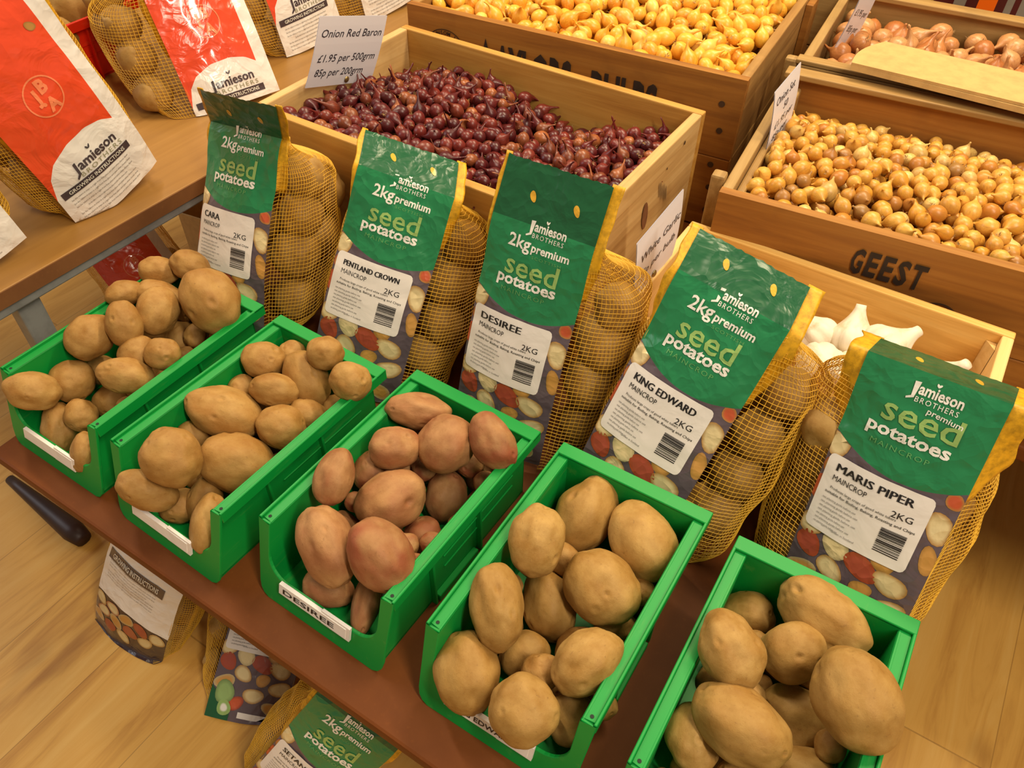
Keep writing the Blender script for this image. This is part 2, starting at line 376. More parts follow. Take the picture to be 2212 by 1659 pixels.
def bin_card(txt, seed):
    b = MB(); fy = lambda z: -BD * (1 - z / BH)
    x0, x1 = 0.030, 0.108
    fn = lambda u, v: (u, fy(0.012 + v) - 0.0036, 0.012 + v)
    def slab(u0, u1, v0, v1, o0, o1, col):
        vs = [(u, fy(0.012 + v) + o, 0.012 + v) for o in (o0, o1) for u, v in ((u0, v0), (u1, v0), (u1, v1), (u0, v1))]
        b.add(vs, [(0, 1, 2, 3), (7, 6, 5, 4), (0, 4, 5, 1), (1, 5, 6, 2), (2, 6, 7, 3), (3, 7, 4, 0)], 0, col)
    slab(x0, x1, 0.0095, 0.0205, -0.0040, -0.0004, INK['label'])
    slab(x0 + 0.05, x1 + 0.004, 0.008, 0.0225, -0.0034, -0.0006, INK['label'])
    if txt: lay(b, txt, 0.0072, (x0 + x1) / 2 - 0.004, 0.0125, lambda u, v: (u, fy(0.012 + v) - 0.0043, 0.012 + v), INK['black'], bold=0.015, width=0.060)
    return b
def make_bin(i, mat, loc, yaw, label, group=None, card=None):
    global shell
    r = tag(empty('picking_bin', loc, yaw), label, 'bin', group)
    if shell is None: shell = bin_shell().build('bin_body', [M['green_plastic'], M['hole']], r, 0.0006); shell.modifiers['bevel'].segments = 1; o = shell
    elif mat == 'green_plastic': o = shell.copy(); COL.objects.link(o); o.parent = r
    else: o = bin_shell().build('bin_body', [M[mat], M['hole']], r, 0.0006)
    if card is not None: bin_card(card, i).build('label_card', M['paper'], r, 0, True)
    return r
for i, (x, y, a) in enumerate(BINS):
    make_bin(i, 'green_plastic', (x, y, 0.0), a, BIN_TXT[i], 'green bins along the bench front', BIN_LBL[i])
make_bin(9, 'red_plastic', (-0.535, 0.306, LT), 0.03, 'red picking bin of large potatoes behind the red bags')

# ------------------------------------------------------------------ potatoes
def potato_mesh(seed, eyes=6, lump=0.13):
    import bmesh
    bm = bmesh.new(); bmesh.ops.create_icosphere(bm, subdivisions=5 if eyes else 4, radius=1.0)
    rg = random.Random(seed); of = Vector((rg.uniform(-50, 50), rg.uniform(-50, 50), rg.uniform(-50, 50)))
    ey = []
    for _ in range(eyes):
        d = Vector((rg.gauss(0, 1), rg.gauss(0, 1), rg.gauss(0, 1))).normalized(); ey.append((d, rg.uniform(0.10, 0.20), rg.uniform(0.035, 0.085)))
    for v in bm.verts:
        d = v.co.normalized()
        r = 1 + lump * noise.noise(d * 0.9 + of) + lump * 0.5 * noise.noise(d * 2.1 + of) + 0.010 * noise.noise(d * 9 + of)
        for e, w, dp in ey:
            a = (d - e).length
            if a < w * 2.2: r += -dp * math.exp(-(a / (w * 0.55)) ** 2) + dp * 0.30 * math.exp(-((a - w) / (w * 0.45)) ** 2)
        v.co = d * r
    me = bpy.data.meshes.new('potato'); bm.to_mesh(me); bm.free()
    for p in me.polygons: p.use_smooth = True
    return me
POTS = [
  [((0.0435, 0.185, 0.0578), (0.0128, 0.0222), 0, 'potato half hidden behind the biggest one in the leftmost bin'),
   ((0.0671, 0.1805, 0.0155), (0.0165, 0.0121), -30, 'sliver of potato at the right rim of the leftmost bin'),
   ((0.0163, 0.1848, 0.0953), (0.0221, 0.0171), 10, 'upper back potato of the leftmost bin, left of the topmost one'),
   ((0.051, 0.2031, 0.1067), (0.0219, 0.0172), 20, 'topmost back potato of the leftmost bin, under the white label'),
   ((0.0375, 0.1626, 0.0835), (0.0272, 0.0173), 15, 'smooth potato behind the upright egg shaped one in the leftmost bin'),
   ((0.0147, 0.1364, 0.0946), (0.0204, 0.0149), -15, 'orange tinted potato at the left rim, back of the leftmost bin'),
   ((0.1094, 0.1777, 0.1002), (0.0303, 0.0386), -28, 'biggest potato of all in the leftmost bin, at its back right'),
   ((0.034, 0.0738, 0.086), (0.0236, 0.0261), 35, 'wide potato against the left wall of the leftmost bin'),
   ((0.0639, 0.0997, 0.1006), (0.0188, 0.0247), -12, 'oval potato leaning left of the upright egg shaped one, leftmost bin'),
   ((0.0553, 0.1618, 0.0277), (0.0192, 0.0226), -25, 'oval potato near the right rim, below the biggest one, leftmost bin'),
   ((0.0698, 0.1371, 0.0945), (0.0219, 0.0267), 18, 'upright egg shaped potato in the middle of the leftmost bin'),
   ((0.0863, 0.0909, 0.079), (0.0188, 0.0179), -30, 'shaded potato behind the small round one, leftmost bin'),
   ((0.1214, 0.0983, 0.088), (0.0173, 0.0167), 0, 'small round pale potato by the right rim of the leftmost bin'),
   ((0.0616, 0.0534, 0.021), (0.0179, 0.0188), 20, 'partly shaded potato at the right wall, below the long one, leftmost bin'),
   ((0.0275, 0.0722, 0.0351), (0.0162, 0.0165), 0, 'small potato left of the long lying one, leftmost bin'),
   ((0.0328, 0.0392, 0.0497), (0.0231, 0.0234), 0, 'rounded potato behind the front left one, leftmost bin'),
   ((0.1011, 0.0631, 0.0739), (0.0278, 0.019), 12, 'long potato lying across the leftmost bin by its right rim'),
   ((0.0317, 0.0003, 0.0663), (0.0255, 0.0204), 12, 'flattened round potato at the front left corner of the leftmost bin'),
   ((0.0472, -0.0008, 0.0212), (0.0181, 0.0274), -8, 'curved potato at the front of the leftmost bin, under a small one'),
   ((0.0752, 0.0148, 0.0429), (0.0164, 0.017), -20, 'small potato resting on the curved one, front of the leftmost bin'),
   ((0.1074, -0.0113, 0.03), (0.0127, 0.0211), 0, 'potato cut off by the front flange of the leftmost bin')],
  [((0.2682, 0.1858, 0.0206), (0.0132, 0.0121), 0, 'dark sliver of potato at the right wall of the second bin'),
   ((0.2141, 0.1836, 0.0678), (0.0159, 0.0169), 20, 'potato behind the round pair at the back of the second bin'),
   ((0.2003, 0.122, 0.0593), (0.0145, 0.0164), 30, 'small potato hidden at the left wall, back of the second bin'),
   ((0.2003, 0.0546, 0.0488), (0.0176, 0.0167), 0, 'potato peeping between the two front large ones, second bin'),
   ((0.2307, 0.0011, 0.0195), (0.0207, 0.018), 20, 'shaded potato at the bottom front of the second bin'),
   ((0.2483, 0.0183, 0.0237), (0.0171, 0.0244), 15, 'tall shaded potato under the broad oval one, second bin'),
   ((0.256, 0.1646, 0.0718), (0.0221, 0.0317), -25, 'long curved potato at the middle back of the second bin'),
   ((0.2817, 0.1358, 0.0582), (0.0207, 0.016), 20, 'oval potato by the right rim, right of the round one, second bin'),
   ((0.2064, 0.1546, 0.0807), (0.0232, 0.0198), 20, 'round potato at the back left of the second bin'),
   ((0.2721, 0.1814, 0.1034), (0.0188, 0.0178), 0, 'round potato at the very back right of the second bin'),
   ((0.3139, 0.17, 0.0963), (0.0207, 0.0193), 20, 'round potato at the right rim, back of the second bin'),
   ((0.2458, 0.1317, 0.0771), (0.0263, 0.0173), 14, 'spindle shaped potato lying in the centre of the second bin'),
   ((0.2197, 0.0854, 0.0695), (0.0388, 0.0258), 20, 'large pear shaped potato at the left wall of the second bin'),
   ((0.275, 0.1049, 0.0648), (0.0243, 0.022), 10, 'round potato in front of the spindle shaped one, second bin'),
   ((0.2165, -0.0142, 0.05), (0.0288, 0.0187), 18, 'oval potato low at the front left of the second bin'),
   ((0.2327, 0.0124, 0.0832), (0.0282, 0.0265), 20, 'lumpy round potato above the front left one, second bin'),
   ((0.2613, 0.0556, 0.0499), (0.0383, 0.0288), 18, 'broad oval potato in the front middle of the second bin'),
   ((0.2817, -0.0034, 0.036), (0.0164, 0.0276), 8, 'potato cut off by the front right flange of the second bin')],
  [((0.398, 0.1645, 0.0168), (0.0164, 0.0135), 0, 'dark potato in the gap at the middle of the middle bin'),
   ((0.3797, 0.1161, 0.0519), (0.0176, 0.0211), -10, 'pinkish potato shaded behind the left upright one, middle bin'),
   ((0.4548, 0.1888, 0.0184), (0.0151, 0.0151), 0, 'small round potato at the right rim of the middle bin'),
   ((0.3856, 0.1856, 0.0819), (0.0324, 0.0184), 8, 'broad pink potato at the very back of the middle bin'),
   ((0.4761, 0.1823, 0.096), (0.019, 0.0285), -28, 'tall potato at the back right corner of the middle bin'),
   ((0.4516, 0.0995, 0.0224), (0.0193, 0.0214), 35, 'shaded potato by the right wall, right of the dented one, middle bin'),
   ((0.4129, 0.0119, 0.0202), (0.023, 0.0171), 22, 'potato low at the front left of the middle bin'),
   ((0.4546, 0.0155, 0.03), (0.0123, 0.0281), 10, 'small knobbly potato at the front right flange of the middle bin'),
   ((0.4102, 0.0241, 0.0709), (0.0233, 0.0385), -22, 'long red potato at the left front of the middle bin'),
   ((0.3806, 0.0711, 0.0954), (0.0177, 0.0265), 16, 'pink upright potato at the left wall of the middle bin'),
   ((0.4337, 0.166, 0.0826), (0.0284, 0.0274), -35, 'large potato with a dent near the back of the middle bin'),
   ((0.3961, 0.1347, 0.0826), (0.0251, 0.0207), -5, 'pointed potato at the upper left of the middle bin'),
   ((0.4181, 0.0984, 0.0585), (0.0332, 0.0278), -28, 'biggest pink potato in the centre of the middle bin'),
   ((0.4421, 0.15, 0.0237), (0.0207, 0.0268), 8, 'knobbly rectangular potato by the right rim of the middle bin'),
   ((0.4614, 0.0353, 0.085), (0.0244, 0.0348), -38, 'dented oblong potato at the front right of the middle bin')],
  [((0.6438, 0.1215, 0.0176), (0.0192, 0.0143), 0, 'shaded potato behind the creased one, fourth bin'),
   ((0.6531, 0.0263, 0.03), (0.0196, 0.0219), 0, 'dark potato at the bottom right front of the fourth bin'),
   ((0.6664, 0.0523, 0.02), (0.0142, 0.0119), 0, 'shadowed potato under the shiny right one, fourth bin'),
   ((0.595, 0.0529, 0.0247), (0.0217, 0.0217), 0, 'shaded potato in the front middle of the fourth bin'),
   ((0.5885, 0.1016, 0.026), (0.0231, 0.0324), -18, 'reddish brown potato with an eye in the centre of the fourth bin'),
   ((0.5759, 0.1848, 0.056), (0.0266, 0.0366), 28, 'tall potato at the very back of the fourth bin'),
   ((0.5642, 0.1162, 0.0922), (0.0236, 0.0305), 12, 'smooth egg shaped potato at the back left of the fourth bin'),
   ((0.6337, 0.1838, 0.0616), (0.0293, 0.0368), -25, 'large smooth potato at the back right of the fourth bin'),
   ((0.5651, 0.053, 0.0777), (0.0212, 0.0344), -6, 'upright egg shaped potato at the left wall of the fourth bin'),
   ((0.625, 0.1237, 0.0627), (0.0297, 0.0346), -40, 'large potato with a long crease in the fourth bin'),
   ((0.6477, 0.0535, 0.075), (0.0231, 0.0304), 52, 'shiny oblong potato at the right wall, front of the fourth bin'),
   ((0.5677, 0.0078, 0.0438), (0.026, 0.0326), -15, 'big round potato at the front left corner of the fourth bin'),
   ((0.626, 0.0, 0.062), (0.027, 0.0255), 20, 'lumpy potato at the front right, above the label of the fourth bin')],
  [((0.821, 0.0905, 0.0221), (0.0269, 0.019), 20, 'potato at the bottom picture edge in the rightmost bin'),
   ((0.8007, 0.1247, 0.0283), (0.0267, 0.0256), 40, 'shaded potato behind the big front one in the rightmost bin'),
   ((0.7375, 0.1874, 0.034), (0.0231, 0.0182), 15, 'small potato at the back left of the rightmost bin'),
   ((0.7888, 0.1944, 0.07), (0.025, 0.0405), -48, 'long potato with a knot at the back of the rightmost bin'),
   ((0.7396, 0.0563, 0.05), (0.0198, 0.0253), 0, 'dark potato at the left front of the rightmost bin'),
   ((0.7383, 0.1107, 0.0976), (0.0236, 0.0288), -22, 'blunt potato at the left wall of the rightmost bin'),
   ((0.7801, 0.1512, 0.0705), (0.0247, 0.0228), -10, 'small round potato in the centre of the rightmost bin'),
   ((0.8267, 0.1238, 0.0996), (0.0294, 0.0376), -14, 'biggest round potato at the right wall of the rightmost bin'),
   ((0.7659, 0.0706, 0.0801), (0.0265, 0.0365), -52, 'large oblong potato with a sprout at the front of the rightmost bin')]]
CX, CY, CZ = Vector(CR[0]), Vector(CR[1]), Vector(CR[2])
def place_potato(P, r, ang, seed, mat, label, group, name='potato', depth=0.92):
    """A potato whose long axis and girth follow the two radii seen from the aisle."""
    me = potato_mesh(seed); me.materials.append(M[mat])
    o = bpy.data.objects.new(name, me); COL.objects.link(o)
    fwd = (Vector(P) - Vector(CAM)).normalized()
    right = (CX - fwd * CX.dot(fwd)).normalized(); down = fwd.cross(right)
    a = math.radians(ang); ux = right * math.cos(a) + down * math.sin(a); uy = -right * math.sin(a) + down * math.cos(a)
    rot = Matrix((ux, uy, fwd)).transposed()
    third = (r[0] * r[1]) ** 0.5 * depth
    o.matrix_world = Matrix.Translation(P) @ rot.to_4x4() @ Matrix.Diagonal((r[0], r[1], third, 1))
    tag(o, label, 'potato', group); return o
GR = ['potatoes in the leftmost green bin', 'potatoes in the second green bin', 'potatoes in the middle green bin', 'potatoes in the fourth green bin', 'potatoes in the rightmost green bin']
for bi in range(5):
    for k, (P, r, ang, lb) in enumerate(POTS[bi]):
        place_potato(P, r, ang, 100 * bi + k, 'potato_pink' if bi == 2 else ('potato' if bi < 2 else 'potato_pale'), lb, GR[bi])
def bin_point(i, x, y, z):
    bx, by, a = BINS[i]; return Vector((bx + math.cos(a) * x - math.sin(a) * y, by + math.sin(a) * x + math.cos(a) * y, z))
# bedding layer in the gaps, only where nothing else lies
LOW = ['leftmost', 'second', 'middle', 'fourth', 'rightmost']
for bi in range(5):
    rg = random.Random(40 + bi); done = [(Vector(P), (r[0] * r[1]) ** 0.5) for P, r, a, l_ in POTS[bi]]
    for tr in range(1500):
        rr = rg.uniform(0.016, 0.021) if tr < 300 else rg.uniform(0.011, 0.016); c = bin_point(bi, rg.uniform(0.013 + rr, BW - 0.013 - rr), rg.uniform(-0.010 + rr, BL - 0.018 - rr), 0.0045 + rr * 0.95)
        if tr > 450: c.z += rg.uniform(0, 0.030); 
        if tr > 450 and c.y < 0.035: continue
        if all((c - q).length > 0.90 * (rr + s) for q, s in done):
            done.append((c, rr)); place_potato(c, (rr * 1.05, rr * 0.95), rg.uniform(0, 180), 900 + bi * 40 + tr, 'potato_pink' if bi == 2 else 'potato', 'potato lying in the shade low in the %s green bin, under the others' % LOW[bi], 'bottom potatoes of the %s green bin' % LOW[bi])
for k, (P, r, lb) in enumerate((((-0.46, 0.47, 0.205), (0.046, 0.040), 'biggest potato in the red bin'), ((-0.425, 0.405, 0.185), (0.034, 0.027), 'nearest potato at the rim of the red bin'), ((-0.485, 0.40, 0.19), (0.036, 0.03), 'left potato of the three in the red bin'))):
    place_potato(P, r, -5, 700 + k, 'potato_pale', lb, 'potatoes in the red bin')
# ------------------------------------------------------------------ wooden boxes and crates
def crate(name, label, cat, loc, yaw, w, d, h, t, mx, my, boards=1, floor_z=0.01, parts=None, top_gap=0.0):
    """Open box: local x along its front, y to its back. Returns the Empty and its boards by name."""
    r = tag(empty(name, loc, yaw), label, cat, 'wooden boxes and crates')
    out = {'root': r}
    def put(nm, bx, mat, key, extra=None):
        b = MB(); b.box(*bx)
        if extra: extra(b)
        out[key] = b.build(nm, mat, r, 0.0016); return out[key]
    ex = parts or {}
    z0 = 0.002
    for k in range(boards):
        a = z0 + (h - z0) * k / boards; c = z0 + (h - z0) * (k + 1) / boards - (0.0012 if k < boards - 1 else 0)
        put('front_board', (0, w, 0, t, a, c), [M[mx], M['ink_black'], M['iron']], 'front%d' % k, ex.get('front%d' % k))
        put('back_board', (0, w, d - t, d, a, c), M[mx], 'back%d' % k, ex.get('back%d' % k))
        put('side_board', (0, t, t + 0.0004, d - t - 0.0004, a, c), [M[my]], 'left%d' % k, ex.get('left%d' % k))
        put('side_board', (w - t, w, t + 0.0004, d - t - 0.0004, a, c), [M[my], M['knot'], M['iron'], M['smudge']], 'right%d' % k, ex.get('right%d' % k))
    put('base_board', (t + 0.0004, w - t - 0.0004, t + 0.0004, d - t - 0.0004, floor_z, floor_z + 0.008), M[mx], 'base')
    return out

# light pine box of red onions
RB = (-0.020, 0.392, 0.0); RW, RD, RH, RT = 0.468, 0.306, 0.20, 0.0125
def knots(b):
    f = lambda y, z: (RW + 0.0012, y, z)
    b.disc(f(0.152, 0.133), (0, 1, 0.18), (0, -0.18, 1), 0.0075, 0.020, 1)
    for k in range(5): b.disc(f(0.186 + 0.006 * k, 0.150 - 0.004 * k), (0, 1, 0.1), (0, -0.3, 1), 0.0013, 0.013 + 0.003 * (k % 2), 3, n=8)
    for y, z, s in ((0.245, 0.185, 0.0022), (0.20, 0.172, 0.0014), (0.185, 0.092, 0.002), (0.13, 0.075, 0.0022), (0.06, 0.07, 0.0028), (0.08, 0.10, 0.0018)): b.disc(f(y, z), (0, 1, 0), (0, 0, 1), s, s * 1.3, 2, n=8)
red_box = crate('pine_box', 'light pine box full of dark red onions', 'box', RB, 0, RW, RD, RH, RT, 'pine_x', 'pine_y', 1, parts={'right0': knots})

# pale pine box of garlic
GB = (0.507, 0.352, 0.0); GW, GD, GH, GT = 0.342, 0.190, 0.15, 0.011
def grain_slot(b):
    b.add([(0.10, GD - GT - 0.0008, GH - 0.012), (0.28, GD - GT - 0.0008, GH - 0.019), (0.28, GD - GT - 0.0008, GH - 0.0205), (0.10, GD - GT - 0.0008, GH - 0.0128)], [(0, 1, 2, 3)], 0)
garlic_box = crate('pine_box', 'small pale pine box holding white garlic', 'box', GB, 0, GW, GD, GH, GT, 'pale_pine_x', 'pale_pine_y', 1)
b = MB(); b.add([(GW - GT - 0.010, GD - GT - 0.0005, 0.01), (GW - GT - 0.0005, GD - GT - 0.0005, 0.01), (GW - GT - 0.0005, GD - GT - 0.012, 0.01), (GW - GT - 0.010, GD - GT - 0.0005, GH - 0.012), (GW - GT - 0.0005, GD - GT - 0.0005, GH - 0.012), (GW - GT - 0.0005, GD - GT - 0.012, GH - 0.012)],
                [(0, 2, 1), (3, 4, 5), (0, 1, 4, 3), (1, 2, 5, 4), (2, 0, 3, 5)])
b.build('corner_post', M['pale_pine_y'], garlic_box['root'])

# crate stencilled TAYLORS BULBS
TY = math.radians(4.8); TW, TD, TH, TT = 0.505, 0.36, 0.222, 0.013
TB = (0.474 - TW * math.cos(TY), 0.757 - TW * math.sin(TY), 0.0)
def taylors(b):
    fn = lambda u, v: (u, -0.0012, v)
    y = 0.118
    def word(s, u0, u1, z0, hgt):
        lay(b, s, hgt / 0.72, (u0 + u1) / 2, z0, fn, mat=1, bold=0.035, width=u1 - u0)
    word('AYLORS', 0.146, 0.266, 0.138, 0.056); word('BULBS', 0.296, 0.392, 0.134, 0.056)
    b.add([fn(u, v) for u, v in ((0.126, 0.122), (0.135, 0.122), (0.135, 0.166), (0.150, 0.168), (0.150, 0.176), (0.137, 0.178), (0.131, 0.199), (0.126, 0.178), (0.113, 0.176), (0.113, 0.168), (0.126, 0.166))], [list(range(11))], 1)
    # oval maker's stamp
    cx, cz, rx, rz = 0.064, 0.176, 0.029, 0.022
    for k in range(36):
        a0, a1 = 2 * math.pi * k / 36, 2 * math.pi * (k + 1) / 36
        b.add([fn(cx + s * rx * math.cos(a), cz + s * rz * math.sin(a)) for s, a in ((1, a0), (1, a1), (0.95, a1), (0.95, a0))], [(0, 1, 2, 3)], 1)
    for k, ch in enumerate('W.UNSOM LTD'):
        a = math.radians(160 - 140 * k / 10)
        if ch != ' ': lay(b, ch, 0.0075, cx + 0.80 * rx * math.cos(a), cz + 0.74 * rz * math.sin(a) - 0.002, fn, mat=1, bold=0.02, rot=(a - math.pi / 2) * 0.6)
    lay(b, 'BOX MAKERS', 0.006, cx, cz - 0.003, fn, mat=1, bold=0.02, width=0.040)
    for z in (0.185, 0.148, 0.150): pass
def taylor_nails(zs):
    def g(b):
        for x, z in zs: b.disc((TW - x, -0.0011, z), (1, 0, 0), (0, 0, 1), 0.0042, 0.0042, 2)
    return g
def tl(b): taylors(b); taylor_nails([(0.026, 0.186), (0.022, 0.150)])(b)
taylor = crate('crate', 'tall old crate with black stencilled words, full of yellow onions', 'crate', TB, TY, TW, TD, TH, TT, 'crate_x', 'crate_y', 2,
               parts={'front0': taylor_nails([(0.024, 0.100), (0.020, 0.066), (0.018, 0.030)]), 'front1': tl})
# the front panel lettering spans the joint, so the boards meet where the grain breaks at half height
b = MB(); b.box(TW + 0.0004, TW + 0.011, TD - 0.05, TD - 0.005, 0.002, TH - 0.006); b.build('corner_batten', M['crate_x'], taylor['root'], 0.001)
# another crate behind it
B2 = crate('crate', 'greyish empty crate standing behind the crate of yellow onions', 'crate', (TB[0] + 0.01, TB[1] + TD + 0.06, 0.0), TY, TW, 0.34, 0.235, 0.013, 'old_x', 'old_y', 2)

# crate stencilled GEEST
GY = math.radians(6.0); EW, ED, EH, ET = 0.52, 0.332, 0.20, 0.012
EB = (0.532, 0.534, 0.0)
def geest(b):
    fn = lambda u, v: (u, -0.0012, v)
    for k, ch in enumerate('GEEST'): lay(b, ch, 0.0400, 0.156 + 0.0150 * k, 0.1500, fn, mat=1, bold=0.035, width=0.0118 if ch != 'T' else 0.0135)
    for k in range(14):
        a0, a1 = math.radians(10 + 150 * k / 14), math.radians(10 + 150 * (k + 1) / 14)
        b.add([fn(0.248 + s * 0.017 * math.cos(a), 0.129 + s * 0.013 * math.sin(a)) for s, a in ((1, a0), (1, a1), (0.84, a1), (0.84, a0))], [(0, 1, 2, 3)], 2)
def back_rail(b): pass
geestc = crate('crate', 'low brown crate with a black stencilled word, full of golden onions', 'crate', EB, GY, EW, ED, EH, ET, 'crate_x', 'old_y', 2, parts={'front1': geest})
for nm, bx in (('corner_post', (ET + 0.0004, ET + 0.022, ET + 0.0004, ET + 0.02, 0.02, EH - 0.010)), ('corner_post', (-0.016, -0.0004, 0.020, 0.036, 0.002, EH + 0.006)), ('inner_ledge', (ET + 0.0004, ET + 0.010, ET + 0.021, ED - ET - 0.001, EH - 0.06, EH - 0.012))):
    b = MB(); b.box(*bx); b.build(nm, M['old_y'], geestc['root'], 0.003)
b = MB(); b.box(-0.004, EW, ED - ET - 0.010, ED + 0.002, EH + 0.0004, EH + 0.008); o = b.build('top_rail', M['old_x'], geestc['root'], 0.0015)
# crate of big brown onions behind it
SB = (0.497, 0.893, 0.0); SY = math.radians(5.0); SW, SD, SH = 0.56, 0.315, 0.20
onionc = crate('crate', 'weathered crate of big brown onions at the back right', 'crate', SB, SY, SW, SD, SH, 0.013, 'old_x', 'old_y', 2)
for bx in ((-0.003, SW, 0.0, 0.020, SH + 0.0004, SH + 0.007), (-0.003, SW, SD - 0.024, SD + 0.002, SH + 0.0004, SH + 0.008)):
    b = MB(); b.box(*bx); b.build('top_rail', M['old_x'], onionc['root'], 0.0015)
b = MB(); b.box(-0.018, -0.0004, 0.0, 0.016, 0.002, SH + 0.006); b.build('corner_post', M['old_y'], onionc['root'], 0.004)

# folded strip of cardboard lying on the big onions
e = tag(empty('cardboard_strip', (0.58, 0.91, 0.226), math.radians(1.0)), 'folded tan cardboard strip lying across the big brown onions', 'cardboard')
b = MB(); n = 12
top = []
for k in range(n + 1):
    v = k / n; top.append((-0.012 + 0.020 * v - 0.016 * math.sin(math.pi * v) * 0.6, -0.042 + 0.092 * v))
xr = 0.215
vs = []; fs = []
for zt in (0.0, 0.0035): vs += [(x, y, zt) for x, y in top] + [(xr - 0.012 + 0.02 * k / n, -0.042 + 0.092 * k / n, zt) for k in range(n + 1)]
s = n + 1
for k in range(n): fs += [[2 * s + k, 3 * s + k, 3 * s + k + 1, 2 * s + k + 1], [k, k + 1, s + k + 1, s + k], [k, 2 * s + k, 2 * s + k + 1, k + 1], [s + k, s + k + 1, 3 * s + k + 1, 3 * s + k]]
fs += [[0, s, 3 * s, 2 * s], [n, 2 * s + n, 3 * s + n, s + n]]
b.add(vs, fs); b.build('near_panel', M['cardboard'], e)
b = MB(); b.add([(xr - 0.0115, -0.042, 0.0002), (xr + 0.20, -0.046, -0.004), (xr + 0.22, 0.05, -0.004), (xr + 0.0085, 0.05, 0.0002), (xr - 0.0115, -0.042, 0.0037), (xr + 0.20, -0.046, 0.0), (xr + 0.22, 0.05, 0.0), (xr + 0.0085, 0.05, 0.0037)],
               [(0, 3, 2, 1), (4, 5, 6, 7), (0, 1, 5, 4), (1, 2, 6, 5), (2, 3, 7, 6), (3, 0, 4, 7)]); b.build('far_panel', M['cardboard'], e)
b = MB(); b.hexa([(-0.010, -0.0425, -0.006), (xr + 0.19, -0.0465, -0.009), (xr + 0.19, -0.044, -0.009), (-0.010, -0.040, -0.006), (-0.012, -0.042, 0.0), (xr + 0.19, -0.046, -0.001), (xr + 0.19, -0.0435, -0.001), (-0.012, -0.0395, 0.0)]); b.build('folded_edge', M['cardboard'], e)

# orange and grey slatted rack beyond the crates
e = tag(empty('slatted_rack', (0.72, 1.55, 0.0)), 'rack of orange and grey slats at the back right corner', 'rack')
b = MB(); b.box(-0.16, 0.42, 0.09, 0.11, 0.0, 0.40); b.build('back_panel', M['dark_red'], e)
b = MB(); b.box(-0.16, 0.42, -0.02, 0.09, 0.0, 0.02); b.build('base', M['dark_red'], e)
for x, w_, mt in ((-0.115, 0.020, 'grey_slat'), (-0.075, 0.030, 'orange'), (-0.030, 0.012, 'grey_slat'), (-0.008, 0.016, 'grey_slat'), (0.070, 0.022, 'grey_slat'), (0.105, 0.014, 'grey_slat'), (0.135, 0.030, 'orange'), (0.215, 0.02, 'grey_slat'), (0.27, 0.03, 'orange')):
    b = MB(); b.box(x, x + w_, -0.02, -0.012, 0.02, 0.40); b.build('slat', M[mt], e)
def ball(name, loc, r, mat, label, cat, group=None):
    b = MB(); n = 14
    vs = [(r * math.sin(math.pi * i / n) * math.cos(2 * math.pi * j / 16), r * math.sin(math.pi * i / n) * math.sin(2 * math.pi * j / 16), r * math.cos(math.pi * i / n)) for i in range(n + 1) for j in range(16)]
    b.add(vs, [[i * 16 + j, (i + 1) * 16 + j, (i + 1) * 16 + (j + 1) % 16, i * 16 + (j + 1) % 16] for i in range(n) for j in range(16)], 0, (1, 1, 1), True)
    o = b.build(name, M[mat]); o.location = loc; return tag(o, label, cat, group)
ball('tomato', (0.79, 1.60, 0.105), 0.030, 'orange', 'orange red round fruit behind the grey slats', 'fruit')

